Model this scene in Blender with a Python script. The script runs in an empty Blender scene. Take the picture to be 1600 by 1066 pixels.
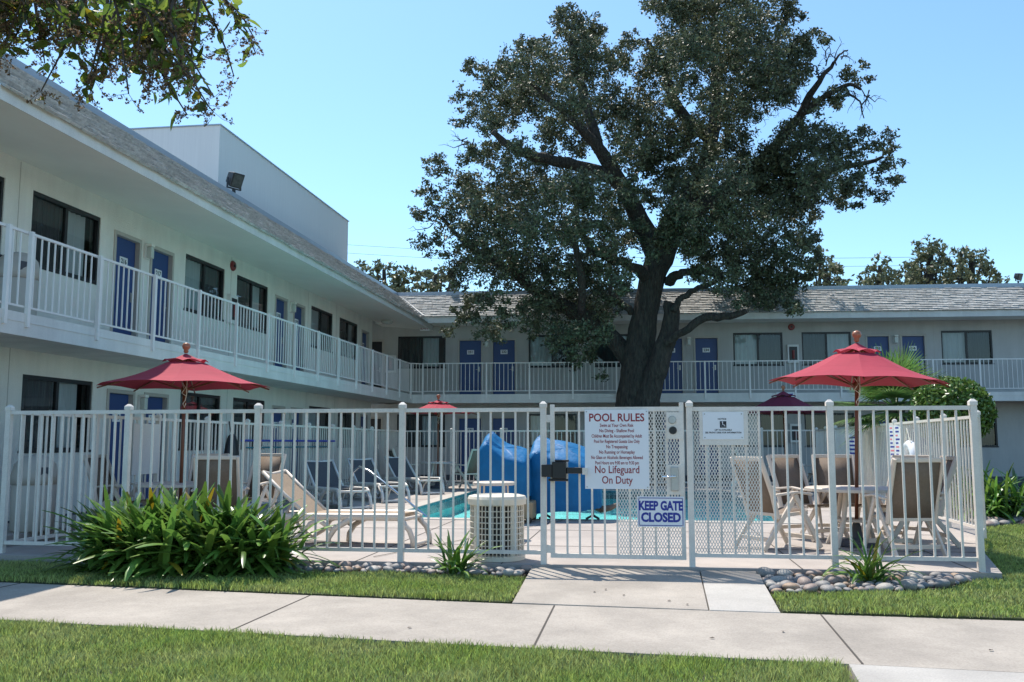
import bpy, bmesh, math, random
import numpy as np
from mathutils import Vector, Matrix
random.seed(7); rng = np.random.default_rng(11)
R = math.radians
scene = bpy.context.scene
col = scene.collection
# ------------------------------------------------------------------ camera, sky, sun, exposure
CAM_H = 1.28
cam_d = bpy.data.cameras.new('camera'); cam = bpy.data.objects.new('camera', cam_d); col.objects.link(cam)
cam_d.sensor_width = 36; cam_d.lens = 32.625; cam_d.clip_end = 3000; cam_d.clip_start = 0.05
cam.location = (0, 0, CAM_H); cam.rotation_euler = (R(90 + 6.258), 0, R(7.923))
scene.camera = cam
SUN = Vector((-0.35, 0.44, 1.0)).normalized()
world = bpy.data.worlds.new('World'); scene.world = world; world.use_nodes = True
nt = world.node_tree; bg = nt.nodes['Background']
sky = nt.nodes.new('ShaderNodeTexSky'); sky.sky_type = 'NISHITA'; sky.sun_disc = False
sky.sun_elevation = math.asin(SUN.z); sky.sun_rotation = math.atan2(SUN.x, SUN.y)
sky.air_density = 1.0; sky.dust_density = 0.6; sky.ozone_density = 2.0; sky.altitude = 100
tint = nt.nodes.new('ShaderNodeMix'); tint.data_type = 'RGBA'; tint.blend_type = 'MULTIPLY'; tint.inputs[0].default_value = 1.0
tint.inputs[7].default_value = (0.76, 0.95, 1.0, 1)      # white balance of the photograph
nt.links.new(sky.outputs[0], tint.inputs[6]); nt.links.new(tint.outputs[2], bg.inputs[0]); bg.inputs[1].default_value = 0.15
sl = bpy.data.lights.new('sun', 'SUN'); sl.energy = 4.1; sl.angle = R(0.5); sl.color = (1.0, 0.93, 0.84)
so = bpy.data.objects.new('sun', sl); col.objects.link(so); so.rotation_euler = SUN.to_track_quat('Z', 'Y').to_euler()
so.location = (-20, 30, 60)
scene.view_settings.view_transform = 'Standard'; scene.view_settings.look = 'None'
scene.view_settings.exposure = 0.62; scene.view_settings.gamma = 1
scene.cycles.max_bounces = 8; scene.cycles.transparent_max_bounces = 24

# a traced outline is turned into a point on the real depth plane y = Y
_y, _p, _F = R(7.923), R(6.258), 1450.0
_fw = np.array([-math.sin(_y)*math.cos(_p), math.cos(_y)*math.cos(_p), math.sin(_p)])
_rt = np.array([math.cos(_y), math.sin(_y), 0]); _up = np.array([math.sin(_y)*math.sin(_p), -math.cos(_y)*math.sin(_p), math.cos(_p)])
def at(px, py, Y):
    r = _fw*_F + _rt*(px-800) + _up*(533-py)
    return np.array([0, 0, CAM_H]) + r*(Y/r[1])

# ------------------------------------------------------------------ materials
def mat(name, c, rough=0.6, var=0.0, scale=6.0, bump=0.0, bscale=None, metal=0.0, spec=0.5, c2=None, island=0.0, detail=6, stretch=None, transl=0.0, coord='Object', bdist=.02, stain=0.0, sscale=1.6):
    m = bpy.data.materials.new(name); m.use_nodes = True
    t = m.node_tree; b = t.nodes['Principled BSDF']; L = t.links.new
    b.inputs['Base Color'].default_value = (*c, 1); b.inputs['Roughness'].default_value = rough
    b.inputs['Metallic'].default_value = metal; b.inputs['Specular IOR Level'].default_value = spec
    tc = t.nodes.new('ShaderNodeTexCoord'); vec = tc.outputs[coord]
    if stretch:
        mp = t.nodes.new('ShaderNodeMapping'); mp.inputs['Scale'].default_value = stretch; L(vec, mp.inputs[0]); vec = mp.outputs[0]
    colout = None
    if var or c2:
        n = t.nodes.new('ShaderNodeTexNoise'); n.inputs['Scale'].default_value = scale; n.inputs['Detail'].default_value = detail
        n.inputs['Roughness'].default_value = 0.62
        L(vec, n.inputs['Vector'])
        rp = t.nodes.new('ShaderNodeValToRGB'); rp.color_ramp.elements[0].position = 0.34; rp.color_ramp.elements[1].position = 0.68
        d = c2 if c2 else tuple(x*(1-var) for x in c)
        rp.color_ramp.elements[0].color = (*d, 1); rp.color_ramp.elements[1].color = (*c, 1)
        L(n.outputs['Fac'], rp.inputs[0]); colout = rp.outputs[0]
    if island:
        g = t.nodes.new('ShaderNodeNewGeometry')
        hs = t.nodes.new('ShaderNodeHueSaturation')
        mr = t.nodes.new('ShaderNodeMapRange'); mr.inputs[3].default_value = 1-island; mr.inputs[4].default_value = 1+island
        L(g.outputs['Random Per Island'], mr.inputs[0]); L(mr.outputs[0], hs.inputs['Value'])
        mh = t.nodes.new('ShaderNodeMapRange'); mh.inputs[3].default_value = 0.487; mh.inputs[4].default_value = 0.517
        ml = t.nodes.new('ShaderNodeMath'); ml.operation = 'MULTIPLY'; ml.inputs[1].default_value = 7.31
        fr = t.nodes.new('ShaderNodeMath'); fr.operation = 'FRACT'
        L(g.outputs['Random Per Island'], ml.inputs[0]); L(ml.outputs[0], fr.inputs[0]); L(fr.outputs[0], mh.inputs[0]); L(mh.outputs[0], hs.inputs['Hue'])
        if colout: L(colout, hs.inputs['Color'])
        else: hs.inputs['Color'].default_value = (*c, 1)
        colout = hs.outputs[0]
    if stain:
        # weathering: streaks that run down walls, blotches on the ground, fine grit
        ms = t.nodes.new('ShaderNodeMapping'); ms.inputs['Scale'].default_value = (1, 1, .22) if sscale > 1 else (1, 1, 1); L(tc.outputs[coord], ms.inputs[0])
        sn = t.nodes.new('ShaderNodeTexNoise'); sn.inputs['Scale'].default_value = sscale; sn.inputs['Detail'].default_value = 8; sn.inputs['Roughness'].default_value = .7; L(ms.outputs[0], sn.inputs['Vector'])
        gn = t.nodes.new('ShaderNodeTexNoise'); gn.inputs['Scale'].default_value = 75; gn.inputs['Detail'].default_value = 3; L(tc.outputs[coord], gn.inputs['Vector'])
        r1 = t.nodes.new('ShaderNodeMapRange'); r1.inputs[1].default_value = .38; r1.inputs[2].default_value = .62; r1.inputs[3].default_value = 1-stain; r1.inputs[4].default_value = 1; L(sn.outputs['Fac'], r1.inputs[0])
        r2 = t.nodes.new('ShaderNodeMapRange'); r2.inputs[1].default_value = .3; r2.inputs[2].default_value = .6; r2.inputs[3].default_value = 1-stain*.8; r2.inputs[4].default_value = 1; L(gn.outputs['Fac'], r2.inputs[0])
        mm = t.nodes.new('ShaderNodeMath'); mm.operation = 'MULTIPLY'; L(r1.outputs[0], mm.inputs[0]); L(r2.outputs[0], mm.inputs[1])
        hv = t.nodes.new('ShaderNodeHueSaturation'); L(mm.outputs[0], hv.inputs['Value'])
        if colout: L(colout, hv.inputs['Color'])
        else: hv.inputs['Color'].default_value = (*c, 1)
        colout = hv.outputs[0]
    if colout: L(colout, b.inputs['Base Color'])
    if bump:
        n2 = t.nodes.new('ShaderNodeTexNoise'); n2.inputs['Scale'].default_value = bscale or scale*8; n2.inputs['Detail'].default_value = 4
        L(vec, n2.inputs['Vector'])
        bp = t.nodes.new('ShaderNodeBump'); bp.inputs['Strength'].default_value = bump; bp.inputs['Distance'].default_value = bdist
        L(n2.outputs['Fac'], bp.inputs['Height']); L(bp.outputs[0], b.inputs['Normal'])
    if transl:
        tr = t.nodes.new('ShaderNodeBsdfTranslucent'); mx = t.nodes.new('ShaderNodeMixShader'); mx.inputs[0].default_value = transl
        if colout: L(colout, tr.inputs[0])
        else: tr.inputs[0].default_value = (*c, 1)
        L(b.outputs[0], mx.inputs[1]); L(tr.outputs[0], mx.inputs[2]); L(mx.outputs[0], t.nodes['Material Output'].inputs[0])
    return m

def clear_mat(name, tint, rough=0.0, wave=0.0, wscale=3.0, ior=1.45):
    m = bpy.data.materials.new(name); m.use_nodes = True; t = m.node_tree; L = t.links.new
    t.nodes.remove(t.nodes['Principled BSDF'])
    tr = t.nodes.new('ShaderNodeBsdfTransparent'); tr.inputs[0].default_value = (*tint, 1)
    gl = t.nodes.new('ShaderNodeBsdfGlossy'); gl.inputs['Roughness'].default_value = rough
    fr = t.nodes.new('ShaderNodeFresnel'); fr.inputs[0].default_value = ior
    mx = t.nodes.new('ShaderNodeMixShader'); L(fr.outputs[0], mx.inputs[0]); L(tr.outputs[0], mx.inputs[1]); L(gl.outputs[0], mx.inputs[2])
    L(mx.outputs[0], t.nodes['Material Output'].inputs[0])
    if wave:
        tc = t.nodes.new('ShaderNodeTexCoord'); n = t.nodes.new('ShaderNodeTexNoise'); n.inputs['Scale'].default_value = wscale; n.inputs['Detail'].default_value = 3
        L(tc.outputs['Object'], n.inputs[0]); bp = t.nodes.new('ShaderNodeBump'); bp.inputs['Strength'].default_value = wave; bp.inputs['Distance'].default_value = 0.05
        L(n.outputs['Fac'], bp.inputs['Height']); L(bp.outputs[0], gl.inputs['Normal']); L(bp.outputs[0], fr.inputs['Normal'])
    return m

M = {}
M['stucco'] = mat('stucco', (.86, .83, .75), .85, .10, .5, .6, 45, c2=(.79, .76, .69), stain=.12)
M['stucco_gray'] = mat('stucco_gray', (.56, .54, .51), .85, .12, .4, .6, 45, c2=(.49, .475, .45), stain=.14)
M['plinth'] = mat('plinth', (.09, .095, .11), .8, .3, 3)
M['soffit'] = mat('soffit_paint', (.82, .80, .72), .8, .08, .8, .1, 40)
M['trim'] = mat('trim_paint', (.83, .81, .76), .55, .10, 1.5, stain=.14)
M['rail'] = mat('rail_paint', (.86, .83, .79), .45, .08, 3)
M['fence'] = mat('fence_paint', (.86, .79, .70), .42, .14, 5, .05, 30, stain=.12)
M['door'] = mat('door_paint', (.024, .062, .20), .42, .10, 2)
M['jamb'] = mat('door_frame_paint', (.47, .43, .38), .5, .1, 3)
M['bronze'] = mat('dark_bronze', (.018, .018, .02), .4)
M['glass'] = clear_mat('window_glass', (.74, .78, .78), 0.0, ior=1.6)
M['curtain'] = mat('curtain_cloth', (.78, .80, .80), .9, .12, 2, stretch=(14, 14, .4))
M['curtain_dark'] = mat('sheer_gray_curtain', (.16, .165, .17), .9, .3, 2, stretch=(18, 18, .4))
M['room'] = mat('room_dark_tone', (.10, .10, .10), .9)  # dark tone carries the gloom of the rooms in its colour
M['shake'] = mat('roof_shakes', (.54, .535, .51), .9, .5, 5, .5, 40, c2=(.36, .355, .335), stretch=(3.2, .6, .6), island=.15)
M['metal_cap'] = mat('coping_metal', (.42, .47, .53), .45, .1, 2, metal=.3)
M['gravel_roof'] = mat('flat_roof', (.35, .35, .35), .9, .2, 4)
M['panel_white'] = mat('siding_white', (.82, .80, .78), .7, .06, 3, stretch=(6, 6, .2))
M['deck'] = mat('pool_deck_concrete', (.48, .425, .38), .8, .18, 1.1, .25, 90, c2=(.39, .345, .31), stain=.18, sscale=.8)
M['walk'] = mat('sidewalk_concrete', (.48, .425, .36), .85, .2, 1.1, .4, 120, c2=(.385, .34, .288), detail=10, stain=.24, sscale=.9)
M['walk2'] = mat('apron_concrete', (.55, .52, .47), .85, .2, 1.3, .35, 120, c2=(.46, .43, .39), detail=10, stain=.2, sscale=.8)
M['joint'] = mat('joint_dirt', (.07, .06, .05), .95)
M['asphalt'] = mat('asphalt', (.06, .06, .065), .9, .3, 2, .3, 80)
M['soil'] = mat('soil', (.075, .058, .04), .95, .4, 4, .5, 30)
M['turf'] = mat('turf_base', (.06, .075, .025), .95, .4, 5, .4, 60, c2=(.035, .045, .018))
M['grass'] = mat('grass_blade', (.285, .385, .08), .45, .0, 1.3, island=.65, transl=.4, c2=(.38, .42, .15))
M['basin'] = mat('pool_plaster_caustics', (.22, .80, .78), .7, .0, 1.6, c2=(.13, .68, .68), stretch=(1, .5, 1))  # two-tone noise paints a slight caustic light pattern on the plaster
M['tile'] = mat('pool_tile', (.02, .10, .14), .25, .5, 9, c2=(.05, .22, .26))
M['coping'] = mat('pool_coping', (.47, .43, .38), .7, .15, 3)
M['water'] = clear_mat('pool_water', (.95, 1.0, 1.0), 0.02, .30, 2.2, ior=1.09)
M['red'] = mat('red_canvas', (.46, .042, .075), .85, .14, 2.2, .15, 12, transl=.16)
M['maroon'] = mat('maroon_canvas', (.20, .02, .05), .85, .15, 3, transl=.15)
M['wood'] = mat('varnished_wood', (.22, .07, .03), .4, .35, 4, stretch=(10, 10, .8))
M['finial'] = mat('finial_wood', (.42, .16, .08), .35, .2, 8)
M['cord'] = mat('cord', (.72, .66, .55), .8)
M['resin'] = mat('resin_beige', (.68, .59, .49), .45, .10, 4)
M['resin_w'] = mat('resin_white', (.74, .70, .64), .4, .1, 4)
M['sling'] = mat('brown_sling', (.20, .15, .11), .75, .15, 30, .15, 300)
M['sling_tan'] = mat('tan_sling', (.36, .26, .17), .75, .15, 30, .15, 300)
M['sling_dark'] = mat('charcoal_sling', (.085, .085, .09), .75, .15, 30, .15, 300)
M['tarp'] = mat('blue_tarp', (.008, .155, .36), .55, .25, 3, .6, 2.2, spec=.25, bdist=.10)
M['tan_panel'] = mat('tan_base', (.40, .30, .17), .6, .25, 5, stretch=(9, 9, .7))
M['black'] = mat('black_plastic', (.012, .012, .013), .4)
M['steel'] = mat('chrome', (.75, .78, .8), .18, metal=1.0)
M['brushed'] = mat('brushed_steel', (.48, .47, .45), .4, .2, 6, metal=.8)
M['ac'] = mat('ac_enamel', (.72, .67, .56), .45, .08, 3)
M['sign'] = mat('sign_white', (.80, .81, .83), .4, .05, 2)
M['ink_red'] = mat('dark_red_ink', (.28, .02, .03), .6)
M['ink_blue'] = mat('blue_ink', (.02, .035, .28), .6)
M['ink_black'] = mat('black_ink', (.02, .02, .025), .6)
M['ink_pink'] = mat('pink_ink', (.75, .22, .25), .6)
M['bark'] = mat('oak_bark', (.095, .08, .062), .95, .5, 5, 1.0, 7, c2=(.03, .026, .022), stretch=(3, 3, .7), bdist=.14)
M['oak_leaf'] = mat('oak_leaf', (.092, .108, .062), .50, 0, island=.6, transl=.2, spec=.35)
M['oak_leaf2'] = mat('olive_oak_leaf', (.142, .160, .088), .5, 0, island=.5, transl=.22, spec=.35)
M['near_leaf'] = mat('glossy_leaf', (.16, .23, .04), .32, 0, island=.6, transl=.55)
M['near_leaf_y'] = mat('yellowing_leaf', (.32, .26, .02), .4, 0, island=.4, transl=.45)
M['berry'] = mat('seed_cluster', (.26, .17, .09), .7, 0, island=.5, transl=.3)
M['twig'] = mat('twig', (.10, .075, .055), .8, .3, 20)
M['strap'] = mat('strap_leaf', (.13, .235, .042), .32, 0, island=.5, transl=.3)
M['hedge'] = mat('hedge_leaf', (.125, .205, .045), .36, 0, island=.5, transl=.2)
M['palm'] = mat('palm_leaf', (.14, .24, .06), .45, 0, island=.4, transl=.3)
M['bin'] = mat('bin_plastic', (.50, .46, .40), .6, .1, 3)
M['bell'] = mat('bell_red', (.20, .015, .015), .35)
M['lens'] = mat('lamp_glass', (.55, .57, .52), .15); M['dark_lens'] = mat('floodlight_glass', (.10, .11, .10), .12, .5, 9)
for i, c in enumerate([(.36, .335, .31), (.42, .32, .27), (.25, .245, .25), (.52, .48, .42), (.48, .33, .22)]):
    M['rock%d' % i] = mat('river_stone_%s' % 'abcde'[i], tuple(x*.85 for x in c), .6, .3, 7, .15, 30, c2=tuple(x*.5 for x in c))

# ------------------------------------------------------------------ mesh helpers
class MB:
    def __init__(s): s.v = []; s.f = []; s.mi = []; s.cur = 0
    def add(s, vs, fs):
        o = len(s.v); s.v += [tuple(map(float, v)) for v in vs]; s.f += [tuple(i+o for i in f) for f in fs]; s.mi += [s.cur]*len(fs); return s
    def box(s, x0, x1, y0, y1, z0, z1):
        return s.add([(x, y, z) for z in (z0, z1) for y in (y0, y1) for x in (x0, x1)],
                     [(0, 2, 3, 1), (4, 5, 7, 6), (0, 1, 5, 4), (2, 6, 7, 3), (0, 4, 6, 2), (1, 3, 7, 5)])
    def beam(s, a, b, w, h, up=(0, 0, 1)):
        a, b = Vector(a), Vector(b); d = (b-a).normalized(); u = Vector(up)
        if abs(d.dot(u)) > .98: u = Vector((0, 1, 0))
        sd = d.cross(u).normalized(); u = sd.cross(d)
        vs = [p + sd*(w/2*i) + u*(h/2*j) for p in (a, b) for i, j in ((-1, -1), (1, -1), (1, 1), (-1, 1))]
        return s.add(vs, [(3, 2, 1, 0), (4, 5, 6, 7), (0, 1, 5, 4), (1, 2, 6, 5), (2, 3, 7, 6), (3, 0, 4, 7)])
    def tube(s, pts, rad, n=8, cap=True, flat=1.0, jitter=0):
        pts = [Vector(p) for p in pts]
        if not hasattr(rad, '__len__'): rad = [rad]*len(pts)
        o = len(s.v); prev = None; rings = []
        for i, p in enumerate(pts):
            d = (pts[min(i+1, len(pts)-1)] - pts[max(i-1, 0)]).normalized()
            if prev is None:
                u = Vector((0, 0, 1)) if abs(d.z) < .9 else Vector((1, 0, 0))
                sd = d.cross(u).normalized()
            else:
                sd = (prev - d*prev.dot(d)).normalized()
            prev = sd; u = sd.cross(d)
            for k in range(n):
                a = 2*math.pi*k/n; r = rad[i]*(1+random.uniform(-jitter, jitter))
                s.v.append(tuple(p + sd*(math.cos(a)*r) + u*(math.sin(a)*r*flat)))
        m = len(pts)
        for i in range(m-1):
            for k in range(n):
                k2 = (k+1) % n
                s.f.append((o+i*n+k, o+i*n+k2, o+(i+1)*n+k2, o+(i+1)*n+k)); s.mi.append(s.cur)
        if cap:
            s.f.append(tuple(o+k for k in reversed(range(n)))); s.f.append(tuple(o+(m-1)*n+k for k in range(n))); s.mi += [s.cur]*2
        return s
    def lathe(s, prof, n=16, c=(0, 0, 0)):
        o = len(s.v)
        for r, z in prof:
            for k in range(n):
                a = 2*math.pi*k/n; s.v.append((c[0]+r*math.cos(a), c[1]+r*math.sin(a), c[2]+z))
        for i in range(len(prof)-1):
            for k in range(n):
                k2 = (k+1) % n; s.f.append((o+i*n+k, o+i*n+k2, o+(i+1)*n+k2, o+(i+1)*n+k)); s.mi.append(s.cur)
        s.f.append(tuple(o+k for k in reversed(range(n)))); s.f.append(tuple(o+(len(prof)-1)*n+k for k in range(n))); s.mi += [s.cur]*2
        return s
    def prism(s, poly, z0, z1):
        n = len(poly)
        return s.add([(x, y, z) for z in (z0, z1) for x, y in poly], [tuple(reversed(range(n))), tuple(range(n, 2*n))] + [(i, (i+1) % n, n+(i+1) % n, n+i) for i in range(n)])
    def text(s, body, size, x, y, z, align='CENTER', depth=.002, bold=0.0, sx=1.0):
        # lettering in the local XZ plane, facing -Y
        cu = bpy.data.curves.new('t', 'FONT'); cu.body = body; cu.size = size; cu.align_x = align; cu.align_y = 'CENTER'; cu.offset = bold; cu.resolution_u = 3
        ob = bpy.data.objects.new('t', cu); col.objects.link(ob)
        dg = bpy.context.evaluated_depsgraph_get(); me = bpy.data.meshes.new_from_object(ob.evaluated_get(dg))
        vs = [(x+v.co.x*sx, y, z+v.co.y) for v in me.vertices]; fs = [tuple(p.vertices) for p in me.polygons]
        s.add(vs, fs)
        bpy.data.objects.remove(ob); bpy.data.curves.remove(cu); bpy.data.meshes.remove(me)
        return s
    def build(s, name, m, parent=None, smooth=False, bevel=0, loc=None, rotz=0):
        me = bpy.data.meshes.new(name); me.from_pydata(s.v, [], s.f)
        ms = m if isinstance(m, (list, tuple)) else [m]
        for k in ms: me.materials.append(M[k] if isinstance(k, str) else k)
        if len(ms) > 1: me.polygons.foreach_set('material_index', s.mi)
        if smooth: me.polygons.foreach_set('use_smooth', [True]*len(me.polygons))
        me.update()
        o = bpy.data.objects.new(name, me); col.objects.link(o)
        if parent: o.parent = parent
        if loc is not None: o.location = loc
        if rotz: o.rotation_euler = (0, 0, rotz)
        if bevel:
            b = o.modifiers.new('bevel', 'BEVEL'); b.width = bevel; b.segments = 2; b.limit_method = 'ANGLE'
        return o

def np_mesh(name, V, Fq, m, parent=None, mi=None, smooth=False):
    me = bpy.data.meshes.new(name); nv, nf, k = len(V), len(Fq), Fq.shape[1]
    me.vertices.add(nv); me.vertices.foreach_set('co', np.ascontiguousarray(V, dtype=np.float32).ravel())
    me.loops.add(nf*k); me.loops.foreach_set('vertex_index', np.ascontiguousarray(Fq, dtype=np.int32).ravel())
    me.polygons.add(nf); me.polygons.foreach_set('loop_start', np.arange(0, nf*k, k, dtype=np.int32))
    me.update(calc_edges=True)
    ms = m if isinstance(m, (list, tuple)) else [m]
    for q in ms: me.materials.append(M[q])
    if mi is not None: me.polygons.foreach_set('material_index', np.ascontiguousarray(mi, dtype=np.int32))
    if smooth: me.polygons.foreach_set('use_smooth', np.ones(nf, dtype=bool))
    o = bpy.data.objects.new(name, me); col.objects.link(o)
    if parent: o.parent = parent
    return o
def tag(o, label, cat, group=None, kind=None):
    if label: o['label'] = label
    if cat: o['category'] = cat
    if group: o['group'] = group
    if kind: o['kind'] = kind
    return o
def thing(name, label, cat, loc=(0, 0, 0), rotz=0, group=None):
    o = bpy.data.objects.new(name, None); col.objects.link(o); o.empty_display_size = .2
    o.location = loc; o.rotation_euler = (0, 0, rotz)
    return tag(o, label, cat, group)
def struct(o): o['kind'] = 'structure'; return o
def copy_tree(o, parent=None):
    c = o.copy(); col.objects.link(c)
    if parent: c.parent = parent
    for ch in list(o.children): copy_tree(ch, c)
    return c
def place(proto, used, loc, rotz, label, group=None):
    o = proto if not used[0] else copy_tree(proto)
    used[0] = True; o.location = loc; o.rotation_euler = (0, 0, rotz); o['label'] = label
    if group: o['group'] = group
    return o
def unit(n):
    a = rng.normal(size=(n, 3)); return a/np.linalg.norm(a, axis=1)[:, None]
def leaf_cards(P, length, width, up_bias=0.0, fold=.25):
    # one folded four-point leaf per position
    n = len(P); d = unit(n); d[:, 2] += up_bias; d /= np.linalg.norm(d, axis=1)[:, None]
    s = np.cross(d, unit(n)); s /= np.linalg.norm(s, axis=1)[:, None]; nn = np.cross(s, d)
    L = (length*rng.uniform(.7, 1.3, n))[:, None]; W = (width*rng.uniform(.7, 1.3, n))[:, None]
    V = np.stack([P-d*L*.5, P+s*W*.5+nn*W*fold, P+d*L*.5, P-s*W*.5+nn*W*fold], 1).reshape(-1, 3)
    i = np.arange(n)*4
    Ft = np.stack([np.stack([i, i+1, i+2], 1), np.stack([i, i+2, i+3], 1)], 1).reshape(-1, 3)
    return V, Ft

# ------------------------------------------------------------------ ground, paths, pool
DECK = [(-7.75, 9.93), (3.50, 9.93), (4.02, 12.0), (4.9, 14.6), (5.3, 17), (5.35, 28.4), (-7.75, 28.4)]
PX0, PX1, PY0, PY1 = -4.45, 2.25, 15.75, 25.4
struct(MB().add([(-400, -60, -.22), (400, -60, -.22), (400, 900, -.22), (-400, 900, -.22)][:0] or
    [(-400, -60, -.22), (-4.5, -60, -.22), (-4.5, 900, -.22), (-400, 900, -.22), (2.3, -60, -.22), (400, -60, -.22), (400, 900, -.22), (2.3, 900, -.22),
     (-4.5, 15.7, -.22), (2.3, 15.7, -.22), (-4.5, 25.45, -.22), (2.3, 25.45, -.22)],
    [(0, 1, 2, 3), (4, 5, 6, 7), (1, 4, 9, 8), (10, 11, 7, 2)]).build('ground', 'soil'))
def deck_mb():
    b = MB()
    # deck in strips round the pool opening
    for a in ([(-7.75, 9.93), (3.50, 9.93), (4.02, 12.0), (4.9, 14.6), (5.24, PY0-.3), (-7.75, PY0-.3)],
              [(-7.75, PY0-.3), (PX0-.3, PY0-.3), (PX0-.3, PY1+.3), (-7.75, PY1+.3)],
              [(PX1+.3, PY0-.3), (5.24, PY0-.3), (5.35, PY1+.3), (PX1+.3, PY1+.3)],
              [(-7.75, PY1+.3), (5.35, PY1+.3), (5.35, 28.4), (-7.75, 28.4)]):
        b.prism(a, -.2, 0)
    return b
struct(deck_mb().build('pool_deck', 'deck'))
jb = MB()
for x in (-6.2, -3.1, -1.5, 1.6, 3.3):
    jb.box(x-.006, x+.006, 9.94, 15.85, .0015, .004)
for y in (11.7, 13.8):
    jb.box(-7.7, 4.0, y-.006, y+.006, .0055, .008)
for y in (18.4, 20.9, 23.4): jb.box(-7.7, -4.8, y-.006, y+.006, .0015, .004); jb.box(2.6, 5.2, y-.006, y+.006, .0015, .004)
jb.beam((-3.0, 10.3, .0105), (-1.2, 15.8, .0105), .012, .003)
struct(jb.build('deck_joint', 'joint'))
b = MB()
for x0, x1, y0, y1 in ((PX0-.32, PX1+.32, PY0-.32, PY0), (PX0-.32, PX1+.32, PY1, PY1+.32), (PX0-.32, PX0, PY0, PY1), (PX1, PX1+.32, PY0, PY1)):
    b.box(x0, x1, y0, y1, -.12, .012)
struct(b.build('pool_coping', 'coping', bevel=.006))
b = MB(); z = -.40
b.add([(PX0, PY0, z), (PX1, PY0, z), (PX1, PY1, z), (PX0, PY1, z)], [(0, 1, 2, 3)])
for p, q in (((PX0, PY0), (PX1, PY0)), ((PX1, PY0), (PX1, PY1)), ((PX1, PY1), (PX0, PY1)), ((PX0, PY1), (PX0, PY0))):
    b.add([(*p, z), (*q, z), (*q, -.2), (*p, -.2)], [(3, 2, 1, 0)])
b.box(PX0+.01, PX0+1.2, PY0+.5, PY0+1.7, z, -.26)   # step
struct(b.build('pool_basin', 'basin'))
b = MB()
i = .006
for p, q in (((PX0+i, PY0+i), (PX1-i, PY0+i)), ((PX1-i, PY0+i), (PX1-i, PY1-i)), ((PX1-i, PY1-i), (PX0+i, PY1-i)), ((PX0+i, PY1-i), (PX0+i, PY0+i))):
    b.add([(*p, -.22), (*q, -.22), (*q, -.005), (*p, -.005)], [(3, 2, 1, 0)])
struct(b.build('pool_tile_band', 'tile'))
b = MB(); b.add([(PX0+.007, PY0+.007, -.03), (PX1-.007, PY0+.007, -.03), (PX1-.007, PY1-.007, -.03), (PX0+.007, PY1-.007, -.03)], [(0, 1, 2, 3)])
struct(b.build('pool_water', 'water'))

# sidewalk slabs: one sheet with dark joints
SWT = [(-14, 9.45), (-6.35, 8.65), (-1.13, 8.12), (1.05, 7.99), (2.95, 7.9), (14, 7.45)]
SWB = [(-14, 7.9), (-5.02, 6.86), (-3.06, 6.66), (-1.27, 6.47), (1.24, 6.25), (2.29, 6.16), (14, 5.2)]
def prism_between(top, bot, z0, z1): return MB().prism(bot + top[::-1], z0, z1)
struct(prism_between(SWT, SWB, -.2, -.10).build('sidewalk', 'walk'))
jb = MB()
for a, c in (((-6.1, 8.62), (-6.2, 6.98)), ((-3.01, 8.3), (-3.03, 6.67)), ((-.76, 8.08), (-.75, 6.43)), ((1.41, 7.97), (1.35, 6.25)), ((3.5, 7.86), (3.45, 6.1))):
    jb.beam((*a, -.0985), (*c, -.0985), .014, .003)
struct(jb.build('sidewalk_joint', 'joint'))
WALK = [(-1.13, 8.125), (.525, 8.022), (.565, 9.92), (-1.17, 9.92)]
WALK2 = [(.535, 8.02), (1.10, 7.99), (1.16, 9.92), (.575, 9.92)]
def sloped(poly):
    n = len(poly); zz = lambda y: -.094+(y-8.0)/1.92*.072
    return MB().add([(x, y, -.2) for x, y in poly]+[(x, y, zz(y)) for x, y in poly], [tuple(reversed(range(n))), tuple(range(n, 2*n))]+[(i, (i+1) % n, n+(i+1) % n, n+i) for i in range(n)])
struct(sloped(WALK).build('gate_path', 'walk', bevel=.006))
struct(sloped([(.535, 8.02), (1.10, 7.99), (1.13, 9.2), (.56, 9.2)]).build('gate_path_slab', 'walk2', bevel=.006))
struct(sloped([(.56, 9.212), (1.13, 9.212), (1.16, 9.92), (.575, 9.92)]).build('gate_path_slab', 'walk', bevel=.006))
struct(MB().prism([(1.26, 6.22), (1.0, 3.0), (14, 2.0), (14, 5.17), (2.29, 6.13)], -.2, -.095).build('driveway', 'walk2'))
# lawns (turf sheets) and the blades on them
LAWN_L = [(-14, 9.47), (-6.35, 8.67), (-1.15, 8.14), (-1.19, 9.5), (-2.4, 9.55), (-3.5, 9.5), (-4.4, 9.3), (-6.0, 9.75), (-7.3, 9.9), (-14, 10.2)]
LAWN_R = [(1.12, 8.0), (2.95, 7.93), (14, 7.48), (14, 16.5), (6.8, 17.2), (5.1, 15.6), (4.7, 14.3), (3.9, 12.0), (3.45, 9.95), (3.3, 9.95), (2.9, 9.4), (2.3, 9.0), (1.6, 8.85), (1.15, 8.75)]
LAWN_F = [(-14, 2.5), (.98, 2.5), (1.22, 6.23), (-1.27, 6.45), (-3.06, 6.64), (-5.02, 6.84), (-14, 7.88)]
def lawn(name, poly, z):
    return struct(MB().prism(poly, -.21, z).build(name, 'turf'))
lawn('lawn_strip', LAWN_L, -.088); lawn('side_lawn', LAWN_R, -.085); lawn('front_lawn', LAWN_F, -.12)
def inside(P, poly):
    x, y = P[:, 0], P[:, 1]; r = np.zeros(len(P), bool); n = len(poly); j = n-1
    for k in range(n):
        xi, yi = poly[k]; xj, yj = poly[j]
        r ^= ((yi > y) != (yj > y)) & (x < (xj-xi)*(y-yi)/(yj-yi+1e-9)+xi); j = k
    return r
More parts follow.
